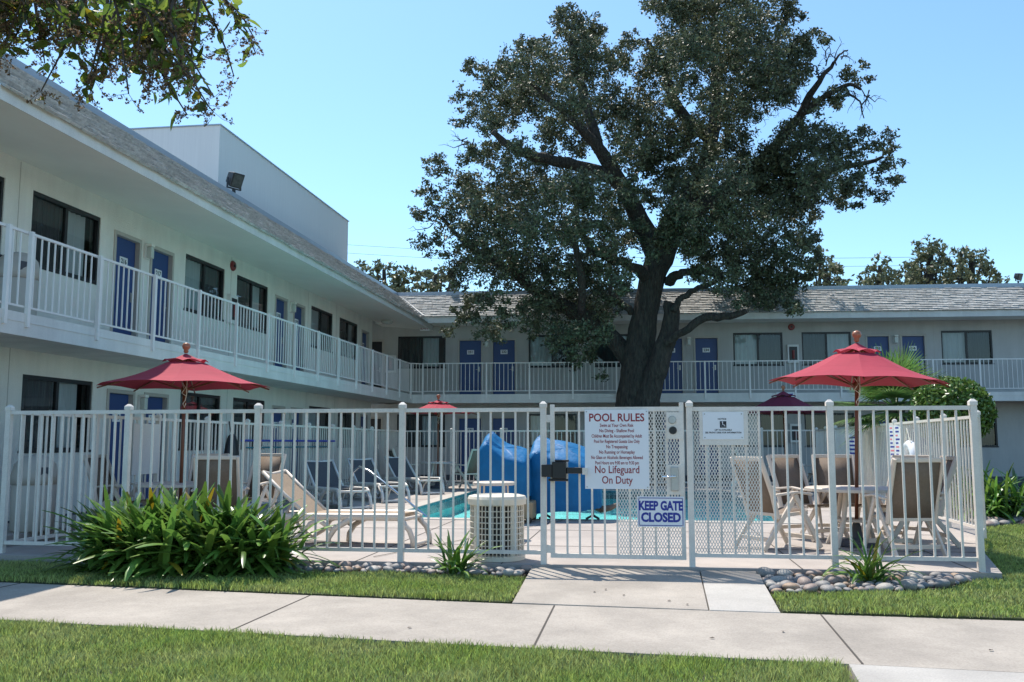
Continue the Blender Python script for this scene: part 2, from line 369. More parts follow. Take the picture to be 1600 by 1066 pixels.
def blades(name, label, poly, z, dens, h, w, box, near=None):
    x0, x1, y0, y1 = box; n = int((x1-x0)*(y1-y0)*dens)
    P = np.stack([rng.uniform(x0, x1, n), rng.uniform(y0, y1, n)], 1)
    P = P[inside(P, poly)]
    P = P+rng.normal(0, .016, P.shape)
    # tufted height: low-frequency variation, thin worn patches
    q = .5+.25*np.sin(P[:, 0]*3.1+P[:, 1]*1.7)+.25*np.sin(P[:, 0]*7.3-P[:, 1]*5.1)
    keep = rng.random(len(P)) < .62+.38*q; P = P[keep]; q = q[keep]; n = len(P)
    hh = h*rng.uniform(.45, 1.25, n)*(.75+.5*q); a = rng.uniform(0, 2*math.pi, n); le = rng.uniform(.1, .8, n)*hh; la = rng.uniform(0, 2*math.pi, n)
    B = np.column_stack([P, np.full(n, z-.003)]); S = np.column_stack([np.cos(a), np.sin(a), np.zeros(n)])*(w*rng.uniform(.6, 1.3, n)/2)[:, None]
    D = np.column_stack([np.cos(la)*le, np.sin(la)*le, hh])
    Mid = B+D*np.array([.35, .35, .6])
    V = np.stack([B-S, B+S, Mid+S*.8, B+D, Mid-S*.8], 1).reshape(-1, 3); i = np.arange(n)*5
    Ft = np.stack([np.stack([i, i+1, i+2], 1), np.stack([i, i+2, i+4], 1), np.stack([i+4, i+2, i+3], 1)], 1).reshape(-1, 3)
    return tag(np_mesh(name, V, Ft, 'grass'), label, 'grass', kind='stuff')
blades('grass', 'short mown grass in the foreground below the sidewalk', LAWN_F, -.12, 10000, .052, .0065, (-5.8, 1.3, 4.7, 7.6))
blades('grass', 'mown grass strip between the sidewalk and the fence, left of the gate path', LAWN_L, -.088, 8000, .052, .008, (-8.6, -1.1, 8.1, 10.2))
blades('grass', 'grass lawn on the right of the pool fence and gate path', LAWN_R, -.085, 6500, .052, .010, (1.1, 9.5, 7.4, 17.3))

# ------------------------------------------------------------------ the motel wings
Z2, ZR = 2.98, 5.565                      # upper walkway level, soffit level
def wall_cells(us, z0, z1, ops):
    # rectangles of a wall of u range us, with the openings cut out
    xs = sorted({us[0], us[1], *[o[0] for o in ops], *[o[1] for o in ops]}); zs = sorted({z0, z1, *[o[2] for o in ops], *[o[3] for o in ops]})
    out = []
    for a, b_ in zip(xs, xs[1:]):
        run = None
        for c, d in zip(zs, zs[1:]):
            m = ((a+b_)/2, (c+d)/2)
            if any(o[0] < m[0] < o[1] and o[2] < m[1] < o[3] for o in ops):
                if run: out.append((a, b_, *run)); run = None
            else: run = (run[0], d) if run else (c, d)
        if run: out.append((a, b_, *run))
    return out
def add_wall(b, us, z0, z1, ops, th=.2):
    xs = sorted({us[0], us[1], *[o[0] for o in ops], *[o[1] for o in ops]}); zs = sorted({z0, z1, *[o[2] for o in ops], *[o[3] for o in ops]})
    solid = lambda m: not any(o[0] < m[0] < o[1] and o[2] < m[1] < o[3] for o in ops)
    for a, c, p, q in wall_cells(us, z0, z1, ops):
        b.add([(a, 0, p), (c, 0, p), (c, 0, q), (a, 0, q)], [(0, 1, 2, 3)]); b.add([(a, th, p), (c, th, p), (c, th, q), (a, th, q)], [(3, 2, 1, 0)])
    for o in ops:                         # reveals
        u0, u1, p, q = o
        b.add([(u0, 0, p), (u1, 0, p), (u1, th, p), (u0, th, p)], [(3, 2, 1, 0)]); b.add([(u0, 0, q), (u1, 0, q), (u1, th, q), (u0, th, q)], [(0, 1, 2, 3)])
        b.add([(u0, 0, p), (u0, th, p), (u0, th, q), (u0, 0, q)], [(3, 2, 1, 0)]); b.add([(u1, 0, p), (u1, th, p), (u1, th, q), (u1, 0, q)], [(0, 1, 2, 3)])
    for u in us: b.add([(u, 0, z0), (u, th, z0), (u, th, z1), (u, 0, z1)], [(0, 1, 2, 3)])
def curtain_mb(u0, u1, z0, z1, y, folds):
    b = MB(); n = max(6, int((u1-u0)*folds)); vs = []; fs = []
    for k in range(n+1):
        u = u0+(u1-u0)*k/n; yy = y+.018*(-1)**k + random.uniform(-.006, .006)
        vs += [(u, yy, z0), (u, yy*1.0, z1)]
        if k: fs.append((2*k-2, 2*k, 2*k+1, 2*k-1))
    return b.add(vs, fs)
def window(root, u0, u1, z0, z1, style):
    f = MB(); t = .05; um = (u0+u1)/2
    f.box(u0, u1, .02, .10, z1-.065, z1); f.box(u0, u1, .02, .10, z0, z0+t); f.box(u0, u0+t, .02, .10, z0+t, z1-.065); f.box(u1-t, u1, .02, .10, z0+t, z1-.065)
    f.box(um-.035, um+.035, .03, .09, z0+t, z1-.065); f.box(u0-.02, u1+.02, -.015, .018, z0-.03, z0+.012)
    fr = f.build('window', 'bronze', root)
    g = MB().add([(u0+t, .055, z0+t), (um-.035, .055, z0+t), (um-.035, .055, z1-.065), (u0+t, .055, z1-.065)], [(0, 1, 2, 3)])
    g.add([(um+.035, .07, z0+t), (u1-t, .07, z0+t), (u1-t, .07, z1-.065), (um+.035, .07, z1-.065)], [(0, 1, 2, 3)])
    g.build('pane', 'glass', fr)
    for side, kind in enumerate(style):
        if kind == '-': continue
        a, c = (u0+.06, um+.02) if side == 0 else (um-.02, u1-.06)
        if kind == 'p': c, a = c-(c-a)*.25, a
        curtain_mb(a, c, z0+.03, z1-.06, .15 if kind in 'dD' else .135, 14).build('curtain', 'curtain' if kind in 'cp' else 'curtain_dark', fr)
def door(root, u0, u1, z0, z1, number, handle_side):
    j = MB(); t = .07
    j.box(u0, u0+t, -.02, .14, z0, z1); j.box(u1-t, u1, -.02, .14, z0, z1); j.box(u0+t, u1-t, -.02, .14, z1-t, z1)
    jo = j.build('door_frame', 'jamb', root, bevel=.006)
    d = MB().box(u0+t+.004, u1-t-.004, .075, .12, z0+.015, z1-t-.004).build('door', 'door' if number else 'bronze', root)  # without a number: dark slab standing in for the black corner opening
    uh = u1-t-.09 if handle_side > 0 else u0+t+.09
    h = MB().box(uh-.03, uh+.03, .062, .075, z0+.92, z0+1.10); h.tube([(uh, .06, z0+.99), (uh, .02, z0+.99), (uh-.11*handle_side, .02, z0+.99)], .011, 6)
    h.build('handle', 'brushed', d)
    if not number: return
    p = MB(); uc = (u0+u1)/2; p.box(uc-.13, uc+.13, .066, .074, z1-.58, z1-.42); p.cur = 1
    p.text(number, .125, uc, .064, z1-.50, bold=.004)
    p.build('number_plate', ['sign', 'ink_black'], d)
def railing_run(root, us, y, posts, zb, zt, pick=.15, zlow=2.80, frm=None):
    # straight run in the wing's own frame: each span one panel of rails and pickets, each post a part
    for k, (a, c) in enumerate(zip(posts, posts[1:])):
        p = MB(); p.box(a, c, y-.018, y+.018, zt-.035, zt); p.box(a, c, y-.014, y+.014, zb, zb+.026)
        n = int(round((c-a)/pick))
        for q in range(1, n):
            u = a+(c-a)*q/n; p.box(u-.009, u+.009, y-.009, y+.009, zb+.027, zt-.036)
        p.build('railing_panel', 'rail', root)
    for u in posts: MB().box(u-.027, u+.027, y-.075, y-.022, zlow, zt-.002).build('railing_post', 'rail', root)
def roof_mb(us, ye, ze, yr, zr, n=13):
    # overlapping courses of shakes: every shake its own slab, with a ragged butt
    b = MB(); sl = math.hypot(yr-ye, zr-ze); dy, dz = (yr-ye)/sl, (zr-ze)/sl; ny, nz = -dz, dy
    for k in range(n):
        u = us[0]-random.uniform(0, .2)
        while u < us[1]:
            w = random.uniform(.13, .36); a, c = max(u, us[0]), min(u+w-.006, us[1]); u += w
            if c-a < .02: continue
            s0 = sl*k/n-.012+random.uniform(-.018, .006); s1 = sl*(k+1.12)/n; h = .046+random.uniform(-.008, .014)
            q = lambda s, e: (ye+dy*s+ny*e, ze+dz*s+nz*e)
            p0, p1, p2, p3 = q(s0, .004), q(s0, h), q(s1, .012), q(s1, .002)
            b.add([(x, *p) for x in (a, c) for p in (p0, p1, p2, p3)], [(0, 4, 5, 1), (1, 5, 6, 2), (0, 1, 2, 3), (7, 6, 5, 4)])
    # underlay
    b.add([(us[0], ye, ze), (us[1], ye, ze), (us[1], yr, zr), (us[0], yr, zr)], [(0, 1, 2, 3)])
    return b
def wing(root, us, walls, ops_win, ops_door, numbers, eave_y, ridge_y, roof_us, deck_us, depth, wallmat, fz):
    WZ = ((1.15, 2.33), (4.05, 5.23)); DZ = ((.12, 2.24), (Z2, 5.12))
    b = MB()
    ops = [(a, c, *z) for a, c, _ in ops_win for z in WZ] + [(a, c, *z) for a, c in ops_door for z in DZ]
    lo = [o for o in ops if o[2] < 2.5]; hi = [o for o in ops if o[2] > 2.5]
    add_wall(b, walls, .12, 2.71, [o for o in lo]); add_wall(b, walls, Z2, 6.4, hi)
    b.box(walls[0], walls[1], .205, depth, 2.72, 2.97)                       # inner floor
    b.box(walls[0], walls[0]+.15, .206, depth, -.1, 2.715); b.box(walls[0], walls[0]+.15, .206, depth, 2.975, 6.34)
    b.box(walls[1]-.15, walls[1], .206, depth, -.1, 2.715); b.box(walls[1]-.15, walls[1], .206, depth, 2.975, 6.3)
    b.box(walls[0]+.15, walls[1]-.15, depth-.2, depth-.002, -.1, 6.3)
    b.build('wall', wallmat, root)
    MB().box(walls[0]+.16, walls[1]-.16, 1.6, 1.65, .1, 2.71).box(walls[0]+.16, walls[1]-.16, 1.6, 1.65, 2.98, 5.8).build('dark_room_back', 'room', root)  # dark sheets behind the glass, standing in for the unlit rooms
    MB().box(walls[0], walls[1], -.03, .19, -.2, .118).build('plinth', 'plinth', root)
    MB().box(deck_us[0], deck_us[1], -1.31, -.002, 2.70, Z2).build('upper_walkway', 'trim', root)
    fb = MB().box(deck_us[0], deck_us[1], -1.336, -1.312, 2.68, 2.985); fb.box(deck_us[0], deck_us[1], -1.345, -1.337, 2.86, 2.872)
    fb.build('walkway_fascia', 'trim', root)
    sb = MB(); ya, za = eave_y+.03, fz[0]+.012
    sb.add([(x, y, z) for x in roof_us for y, z in ((ya, za), (-.002, 5.6), (-.002, 5.66), (ya, za+.05))], [(0, 4, 5, 1), (1, 5, 6, 2), (2, 6, 7, 3), (3, 7, 4, 0), (0, 1, 2, 3), (7, 6, 5, 4)])
    sb.build('soffit', 'soffit', root)
    MB().box(roof_us[0], roof_us[1], eave_y-.0, eave_y+.028, fz[0], fz[1]+.03).build('fascia', 'trim', root)
    r = roof_mb(roof_us, eave_y-.04, fz[1], ridge_y, 6.74).build('roof', 'shake', root)
    MB().box(roof_us[0], roof_us[1], ridge_y-.03, ridge_y+.25, 6.72, 6.86).build('ridge_coping', 'metal_cap', r)
    MB().box(roof_us[0], roof_us[1], ridge_y+.26, depth, 6.35, 6.5).build('flat_roof', 'gravel_roof', r)
    xs_ = sorted([(a, c) for a, c, _ in ops_win] + list(ops_door))
    for (a, c), (a2, c2) in zip(xs_, xs_[1:]):
        if .5 < a2-c:
            for z0, z1 in ((Z2, 5.58), (.12, 2.7)): MB().box((c+a2)/2-.006, (c+a2)/2+.006, -.004, -.0005, z0, z1).build('wall_joint', 'jamb', root)
    for k, z in enumerate(WZ):
        for a, c, st in ops_win: window(root, a, c, *z, st[k])
    for k, z in enumerate(DZ):
        for q, (a, c) in enumerate(ops_door): door(root, a, c, *z, numbers[k][q], 1)

left = thing('motel_wing', 'white two storey motel wing on the left with a white box on its roof', 'building', (-9.4, 0, 0), R(90))
LW = [(10.55, 12.4, ('dd', 'dd')), (13.05, 14.9, ('dp', 'dp')), (18.0, 19.85, ('dd', 'cd')), (20.5, 22.35, ('d-', 'dp')), (25.5, 27.4, ('cd', 'cd')), (28.05, 29.95, ('dd', 'dp'))]
LD = [(15.33, 16.25), (16.58, 17.5), (22.8, 23.68), (24.1, 24.98), (30.35, 31.22)]
wing(left, None, (9.9, 31.64), LW, LD, (['113', '114', '115', '116', '117'], ['216', '217', '218', '219', '220']), -1.75, -.4, (9.9, 33.58), (9.7, 32.32), 7, 'stucco', (5.43, 5.58))
lp = [9.75 + 1.0] + [11.2+1.6*k for k in range(13)] + [31.95]
railing_run(left, None, -1.30, [9.72]+lp, 3.06, 4.09)
b = MB().box(19.8, 29.38, .22, 6.5, 6.505, 8.63); tw = b.build('roof_tower', 'panel_white', left)
MB().box(19.77, 29.41, .19, 6.53, 8.632, 8.66).build('tower_coping', 'metal_cap', tw)
MB().box(9.7, 31.9, -1.31, -.04, -.15, .09).build('ground_walkway', 'deck', left)
bk_rot = R(2.6)
back = thing('motel_wing', 'two storey motel wing with shake roof across the back, behind the oak tree', 'building', (-8, 33.6, 0), bk_rot)
BW = [(-.97, .83, ('dp', 'dp')), (3.92, 5.67, ('cd', 'cd')), (6.35, 8.1, ('dp', 'dp')), (11.33, 13.08, ('cd', 'cd')), (13.75, 15.47, ('dd', 'dc')), (18.57, 20.3, ('dd', 'cd'))]
BD = [(-2.3, -1.5), (1.28, 2.23), (2.53, 3.48), (8.68, 9.58), (9.91, 10.84), (15.96, 16.84), (17.16, 18.06)]  # first entry is the dark corner opening, drawn as dark doors
wing(back, None, (-3.5, 26), BW, BD, (['', '131', '132', '133', '134', '135', '136'], ['', '231', '232', '233', '234', '235', '236']), -1.2, -.2, (-1.55, 26.4), (-1.3, 26.4), 7, 'stucco_gray', (5.57, 5.79))
railing_run(back, None, -1.30, [.24, 1.0]+[1.0+1.525*k for k in range(1, 17)], 3.09, 4.11)
vf = MB().beam((-7.72, 32.36, 5.84), (-8.98, 33.44, 6.83), .10, .03).build('valley_flashing', 'trim', None); vf.parent = back; vf.matrix_parent_inverse = (Matrix.Translation((-8, 33.6, 0)) @ Matrix.Rotation(bk_rot, 4, 'Z')).inverted()
# corner piece of railing and walkway between the two wings
cb = MB().prism([(-9.3, 31.9), (-8.06, 32.325), (-7.78, 32.33), (-9.28, 33.5)], 2.70, 2.976)
cb.build('corner_walkway', 'trim', None).parent = back; bpy.data.objects['corner_walkway'].matrix_parent_inverse = (Matrix.Translation((-8, 33.6, 0)) @ Matrix.Rotation(bk_rot, 4, 'Z')).inverted()
cr = MB(); a, c = Vector((-8.10, 31.97, 0)), Vector((-7.72, 32.31, 0))
cr.beam(a+Vector((0, 0, 4.08)), c+Vector((0, 0, 4.08)), .035, .035); cr.beam(a+Vector((0, 0, 3.08)), c+Vector((0, 0, 3.08)), .028, .026)
for k in range(1, 4):
    p = a.lerp(c, k/4); cr.beam(p+Vector((0, 0, 3.09)), p+Vector((0, 0, 4.07)), .018, .018)
o = cr.build('railing_panel', 'rail', None); o.parent = back; o.matrix_parent_inverse = (Matrix.Translation((-8, 33.6, 0)) @ Matrix.Rotation(bk_rot, 4, 'Z')).inverted()

# ------------------------------------------------------------------ things on the buildings
def W_left(u, y, z): return (-9.4 - y, u, z)           # wing frame to world
def W_back(u, y, z): return (-8 + u*math.cos(bk_rot) - y*math.sin(bk_rot), 33.6 + u*math.sin(bk_rot) + y*math.cos(bk_rot), z)
lamp = thing('wall_lamp', '', 'wall lamp', group='wall lamps between the doors')
MB().box(-.07, .07, -.05, 0, -.16, .13).build('back_plate', 'trim', lamp, bevel=.008)
MB().box(-.055, .055, -.15, -.052, -.15, .07).build('shade', 'lens', lamp, bevel=.012); MB().box(-.065, .065, -.16, -.051, .075, .13).build('cap', 'soffit', lamp, bevel=.01)
used = [False]
for u, z, t in ((16.42, 4.95, 'small beige wall lamp between upstairs doors 216 and 217'), (23.89, 4.95, 'small beige wall lamp between upstairs doors 218 and 219 of the left wing'),
                (16.42, 2.05, 'small beige wall lamp between ground floor doors 113 and 114'), (23.89, 2.05, 'small beige wall lamp between ground floor doors 115 and 116 of the left wing')):
    place(lamp, used, W_left(u, 0, z), R(90), t)
for u, t in ((2.38, 'small wall lamp between upstairs doors 231 and 232'), (9.74, 'small wall lamp between upstairs doors 233 and 234, right of the oak trunk'), (17.0, 'small wall lamp between upstairs doors 235 and 236 above the palm')):
    place(lamp, used, W_back(u, 0, 4.95), bk_rot, t)
bell = thing('alarm_bell', '', 'alarm bell', group='alarm bells on the walls')
MB().tube([(0, 0, 0), (0, -.03, 0), (0, -.055, 0)], [.12, .12, .10], 18).build('gong', 'bell', bell); MB().tube([(0, -.056, 0), (0, -.075, 0)], .035, 10).build('hub', 'black', bell)
used = [False]
place(bell, used, W_left(20.22, 0, 5.38), R(90), 'round red alarm bell high on the left wing wall between two windows')
place(bell, used, W_back(13.4, 0, 5.42), bk_rot, 'round red alarm bell under the eave of the back wing')
cab = thing('extinguisher_cabinet', '', 'extinguisher cabinet', group='fire extinguisher cabinets')
f = MB().box(-.2, .2, -.10, 0, -.33, .33).build('case', 'trim', cab, bevel=.01)
MB().box(-.14, .14, -.108, -.101, -.25, .25).build('door_pane', 'bronze', cab); MB().tube([(0, -.112, -.18), (0, -.112, .12)], .045, 8).build('extinguisher', 'bell', cab)
used = [False]
place(cab, used, W_back(13.42, 0, 4.45), bk_rot, 'white fire extinguisher cabinet on the upper wall of the back wing between two windows')
place(cab, used, W_back(13.42, 0, 1.62), bk_rot, 'fire extinguisher cabinet on the ground floor wall behind the maroon umbrella')
place(cab, used, W_left(20.18, 0, 4.35), R(90), 'fire extinguisher cabinet upstairs on the left wing under the alarm bell')
place(cab, used, W_back(-1.22, 0, 4.2), bk_rot, 'dark extinguisher cabinet in the upper corner between the two wings')
t = thing('exit_sign', 'small exit sign hanging from the soffit in the corner of the wings', 'exit sign', W_back(.15, -.6, 5.49), bk_rot)
MB().box(-.17, .17, -.02, .02, -.13, .09).build('panel', 'sign', t); q = MB(); q.text('EXIT', .15, 0, -.0225, -.03, bold=.004); q.build('lettering', 'ink_red', t)
t = thing('ceiling_light', 'round ceiling light under the soffit at the corner of the wings', 'ceiling light', W_left(31.4, -.6, 5.535), 0)
MB().lathe([(.2, 0), (.22, -.03), (.16, -.1), (.02, -.12)], 16).build('diffuser', 'lens', t, smooth=True)
t = thing('notice_board', 'small white notice sign fixed to the upper walkway edge above the maroon umbrella', 'sign', W_back(12.85, -1.355, 2.80), bk_rot)
MB().box(-.3, .3, -.02, -.002, -.22, .2).build('panel', 'sign', t); q = MB()
for k in range(4): q.box(-.25, .25-.06*(k % 2), -.0235, -.021, .12-.085*k, .155-.085*k)
q.build('lettering', 'ink_blue', t)
def floodlight(label, loc, rotz, tilt, s=1.0):
    t = thing('floodlight', label, 'floodlight', loc, rotz, 'floodlights along the roof edge')
    MB().tube([(0, 0, 0), (0, 0, .14*s)], .05*s, 8).box(-.22*s, .22*s, -.02*s, .02*s, .13*s, .16*s).box(-.23*s, -.2*s, -.025*s, .025*s, .13*s, .42*s).box(.2*s, .23*s, -.025*s, .025*s, .13*s, .42*s).build('bracket', 'black', t)
    h = MB(); ca, sa = math.cos(tilt), math.sin(tilt)
    def q(x, y, z): return (x*s, (y*ca - z*sa)*s, .40*s + (y*sa + z*ca)*s)
    F_ = [q(*p) for p in ((-.19, -.16, -.2), (.19, -.16, -.2), (.19, -.16, .22), (-.19, -.16, .22))]; B_ = [q(*p) for p in ((-.14, .16, -.12), (.14, .16, -.12), (.14, .16, .16), (-.14, .16, .16))]
    h.add(F_+B_, [(0, 1, 2, 3), (7, 6, 5, 4), (1, 0, 4, 5), (2, 1, 5, 6), (3, 2, 6, 7), (0, 3, 7, 4)]); h.build('housing', 'bronze', t, bevel=.015)
    MB().add([q(*p) for p in ((-.15, -.165, -.16), (.15, -.165, -.16), (.15, -.165, .18), (-.15, -.165, .18))], [(0, 1, 2, 3)]).build('lens', 'dark_lens', t)
floodlight('large dark floodlight on the roof edge in front of the white roof tower', (-9.02, 19.35, 6.85), R(62), R(25), .82)
floodlight('square dark floodlight on the back roof left of the oak crown', W_back(1.1, -.15, 6.86), bk_rot, R(5), .62)
floodlight('tilted floodlight at the far right end of the back roof', W_back(21.25, -.1, 6.86), bk_rot+R(30), R(20), .62)
binp = thing('trash_can', '', 'trash can', group='beige dome top trash cans')
MB().lathe([(.24, 0), (.27, .03), (.285, .62), (.27, .63)], 20).build('body', 'bin', binp, smooth=True)
MB().lathe([(.29, .63), (.295, .75), (.26, .9), (.17, 1.0), (.03, 1.03)], 20).build('dome_lid', 'bin', binp, smooth=True); MB().box(-.11, .11, -.285, -.2, .72, .86).build('flap', 'plinth', binp, bevel=.02)
used = [False]
place(binp, used, (-8.85, 12.05, Z2), R(60), 'beige dome top trash can on the upper walkway behind the railing')
place(binp, used, (-8.2, 11.75, .09), R(60), 'beige dome top trash can on the ground floor behind the left fence')
pl = thing('power_line', 'two thin power lines crossing the sky behind the left wing', 'power line')
for dz, py in ((0, 388), (1, 375)):
    a, c = at(430, py, 80), at(1500, py+26, 80); pts = [a+(c-a)*k/16 - np.array([0, 0, .8*math.sin(math.pi*k/16)]) for k in range(17)]
    MB().tube(pts, .014, 5).build('wire', 'black', pl)

# ------------------------------------------------------------------ pool fence and gate
FZ, FB = 1.655, .10
def post_mb(x, y, h=1.72, w=.062):
    b = MB().box(x-w/2, x+w/2, y-w/2, y+w/2, .0, h-.06); q = w/2+.007
    b.box(x-q, x+q, y-q, y+q, h-.06, h-.022)
    b.add([(x-q, y-q, h-.022), (x+q, y-q, h-.022), (x+q, y+q, h-.022), (x-q, y+q, h-.022), (x-.012, y-.012, h+.006), (x+.012, y-.012, h+.006), (x+.012, y+.012, h+.006), (x-.012, y+.012, h+.006)],
          [(0, 1, 5, 4), (1, 2, 6, 5), (2, 3, 7, 6), (3, 0, 4, 7), (4, 5, 6, 7)])
    return b
def fence(name, label, pts, first=True, last=True, pick=.142):
    t = thing(name, label, 'fence', (pts[0][0], pts[0][1], 0)); ox, oy = pts[0]
    for k, (x, y) in enumerate(pts):
        if (k == 0 and not first) or (k == len(pts)-1 and not last): continue
        post_mb(x-ox, y-oy).build('fence_post', 'fence', t)
    for (x0, y0), (x1, y1) in zip(pts, pts[1:]):
        p = MB(); a, c = Vector((x0-ox, y0-oy, 0)), Vector((x1-ox, y1-oy, 0)); d = (c-a).normalized(); L = (c-a).length; a = a+d*.032; c = c-d*.032
        p.beam(a+Vector((0, 0, FZ-.02)), c+Vector((0, 0, FZ-.02)), .042, .042); p.beam(a+Vector((0, 0, FB+.02)), c+Vector((0, 0, FB+.02)), .036, .04)
        n = max(2, int(round(L/pick)))
        for q in range(1, n):
            m = a.lerp(c, q/n); p.beam(m+Vector((0, 0, FB+.041)), m+Vector((0, 0, FZ-.042)), .021, .021, up=(d.x, d.y, 0))
        p.build('fence_panel', 'fence', t)
    return t
FY = 10.0
fence('pool_fence', 'white picket pool fence along the front, left of the gate', [(-7.43, FY+.12), (-5.88, FY+.06), (-4.28, FY), (-2.61, FY), (-1.05, FY)])
rf = fence('pool_fence', 'white picket pool fence along the front, right of the gate, with mesh screen', [(.50, FY), (1.93, FY), (3.34, FY+.02)])
pts = [(3.34, FY+.02), (3.90, 11.7), (4.55, 13.5)] + [(4.55+.45*(k/9.), 13.5+1.6*k) for k in range(1, 10)]
fence('pool_fence', 'white picket fence along the right side of the pool deck', pts, first=False)
pts = [(-7.38, FY+.14)] + [(-7.32, 10.1+1.63*k) for k in range(1, 12)]
fence('pool_fence', 'white picket fence along the left side of the pool deck beside the motel wing', pts, first=False)
fence('pool_fence', 'white picket fence at the far end of the pool before the back wing', [(-7.32+12.34*k/8., 28.03) for k in range(9)], first=False, last=False)
# concrete curb under the front fence is the deck's own edge; gate between x=-1.05 and .50
gt = thing('pool_gate', 'white metal pool gate with pool rules sign and expanded metal screen', 'gate', (-1.05, FY, 0))
f = MB(); GX0, GX1, GZ0, GZ1 = .075, 1.49, .07, 1.66
f.box(GX0, GX0+.045, -.022, .022, GZ0, GZ1+.03); f.box(GX1-.045, GX1, -.022, .022, GZ0, GZ1+.045); f.box(GX0+.045, GX1-.045, -.021, .021, GZ1-.045, GZ1); f.box(GX0+.045, GX1-.045, -.021, .021, GZ0, GZ0+.045)
f.build('gate_frame', 'fence', gt)
p = MB()
for k in range(1, 10):
    x = GX0+.045+(GX1-GX0-.09)*k/10; p.box(x-.0105, x+.0105, -.0105, .0105, GZ0+.046, GZ1-.046)
p.build('picket_set', 'fence', gt)
def mesh_screen(x0, x1, z0, z1, y, dx=.030, dz=.058, w=.0075):
    b = MB(); s = dz/dx; H = z1-z0; W = x1-x0
    for sg in (1, -1):
        k = -int(H/s/dx)-2
        while k*dx < W+H/s+dx:
            # line x = xs + sg*(z)/s
            xs = x0+k*dx if sg == 1 else x0+k*dx
            pts = []
            za, zb = 0.0, H
            xa, xb = xs+sg*za/s, xs+sg*zb/s
            # clip to x0..x1
            def zatx(x): return (x-xs)*s*sg
            lo, hi = sorted((zatx(x0), zatx(x1))); za, zb = max(0, lo), min(H, hi)
            if zb-za > .01:
                A = Vector((xs+sg*za/s, y+.001*sg, z0+za)); B_ = Vector((xs+sg*zb/s, y+.001*sg, z0+zb)); b.beam(A, B_, w, .0018, up=(0, 1, 0))
            k += 1
    return b
mesh_screen(.80, GX1-.046, GZ0+.046, GZ1-.046, -.0155).build('mesh_screen', 'fence', gt)
mesh_screen(.87, 1.05, 1.24, GZ1-.06, -.021, .030, .058, .011).build('mesh_patch', 'sign', gt)
MB().box(1.30, 1.482, -.034, -.024, .74, 1.05).build('lock_plate', 'fence', gt); MB().box(1.31, 1.482, -.033, -.023, 1.32, 1.60).build('lock_plate', 'fence', gt)
b = MB().box(1.345, 1.425, -.06, -.035, .78, 1.03); b.build('lever_lock', 'brushed', gt, bevel=.008)
MB().tube([(1.39, -.06, .93), (1.39, -.10, .93), (1.25, -.105, .925)], .011, 8).build('lever_handle', 'steel', gt, smooth=True)
MB().tube([(1.37, -.035, 1.52), (1.37, -.055, 1.52)], [.042, .036], 18).build('lock_cylinder', 'brushed', gt); MB().tube([(1.375, -.034, 1.41), (1.375, -.058, 1.41)], [.042, .034], 18).build('lock_cylinder', 'black', gt)
# gate closer: black spring hinge across the post and the gate stile
b = MB().box(-.01, .10, -.12, -.05, .92, 1.05).box(.10, .25, -.11, -.045, .90, 1.08).box(.25, .42, -.09, -.05, .955, 1.02).box(.06, .27, -.10, -.05, .875, .90).box(.13, .28, -.10, -.05, 1.08, 1.10)
b.build('spring_closer', 'black', gt, bevel=.008); MB().box(.42, .475, -.085, -.03, .945, 1.015).build('closer_bracket', 'fence', gt)
MB().box(.03, .078, -.02, .02, .12, .2).box(.03, .078, -.02, .02, 1.5, 1.58).build('hinge', 'fence', gt)

def sign(name, label, loc, w, h, lines, rotz=0, board='sign', screws=True, border=None):
    t = thing(name, label, 'sign', loc, rotz)
    MB().box(-w/2, w/2, -.004, 0, 0, h).build('panel', board, t)
    inks = {}
    for ink, body, size, x, z, bold, sx in lines:
        inks.setdefault(ink, MB()).text(body, size, x, -.0058, z, bold=bold, sx=sx)
    for k, m in inks.items(): m.build('lettering', k, t)
    if border:
        q = MB(); e = .008; i = .012
        q.box(-w/2+i, w/2-i, -.0064, -.0042, h-i-e, h-i).box(-w/2+i, w/2-i, -.0064, -.0042, i, i+e).box(-w/2+i, -w/2+i+e, -.0064, -.0042, i+e, h-i-e).box(w/2-i-e, w/2-i, -.0064, -.0042, i+e, h-i-e); q.build('border', border, t)
    if screws:
        q = MB()
        for x in (-w/2+.02, w/2-.02):
            for z in (.02, h-.02): q.tube([(x, -.004, z), (x, -.008, z)], .007, 8)
        q.build('screw', 'brushed', t)
    return t
rules = [('ink_red', 'POOL RULES', .118, 0, .748, .0022, .88)]
for k, s in enumerate(['Swim at Your Own Risk', 'No Diving - Shallow Pool', 'Children Must Be Accompanied by Adult', 'Pool for Registered Guests Use Only', 'No Trespassing', 'No Running or Horseplay', 'No Glass or Alcoholic Beverages Allowed', 'Pool Hours are 9:00 am to 9:30 pm']):
    rules.append(('ink_red', s, .050, 0, .668-.0565*k, .0008, .64 if len(s) > 30 else .72))
rules += [('ink_red', 'No Lifeguard', .112, 0, .200, .0012, .80), ('ink_red', 'On Duty', .112, 0, .090, .0012, .80)]
sign('pool_rules_sign', 'large white POOL RULES sign with dark red lettering on the gate', (-.265, FY-.03, .795), .675, .835, rules)
sign('gate_sign', 'white KEEP GATE CLOSED sign with bold blue capitals on the gate mesh', (.185, FY-.03, .405), .485, .315,
     [('ink_blue', 'KEEP GATE', .128, 0, .215, .006, .72), ('ink_blue', 'CLOSED', .128, 0, .095, .006, .86)], border='ink_blue')
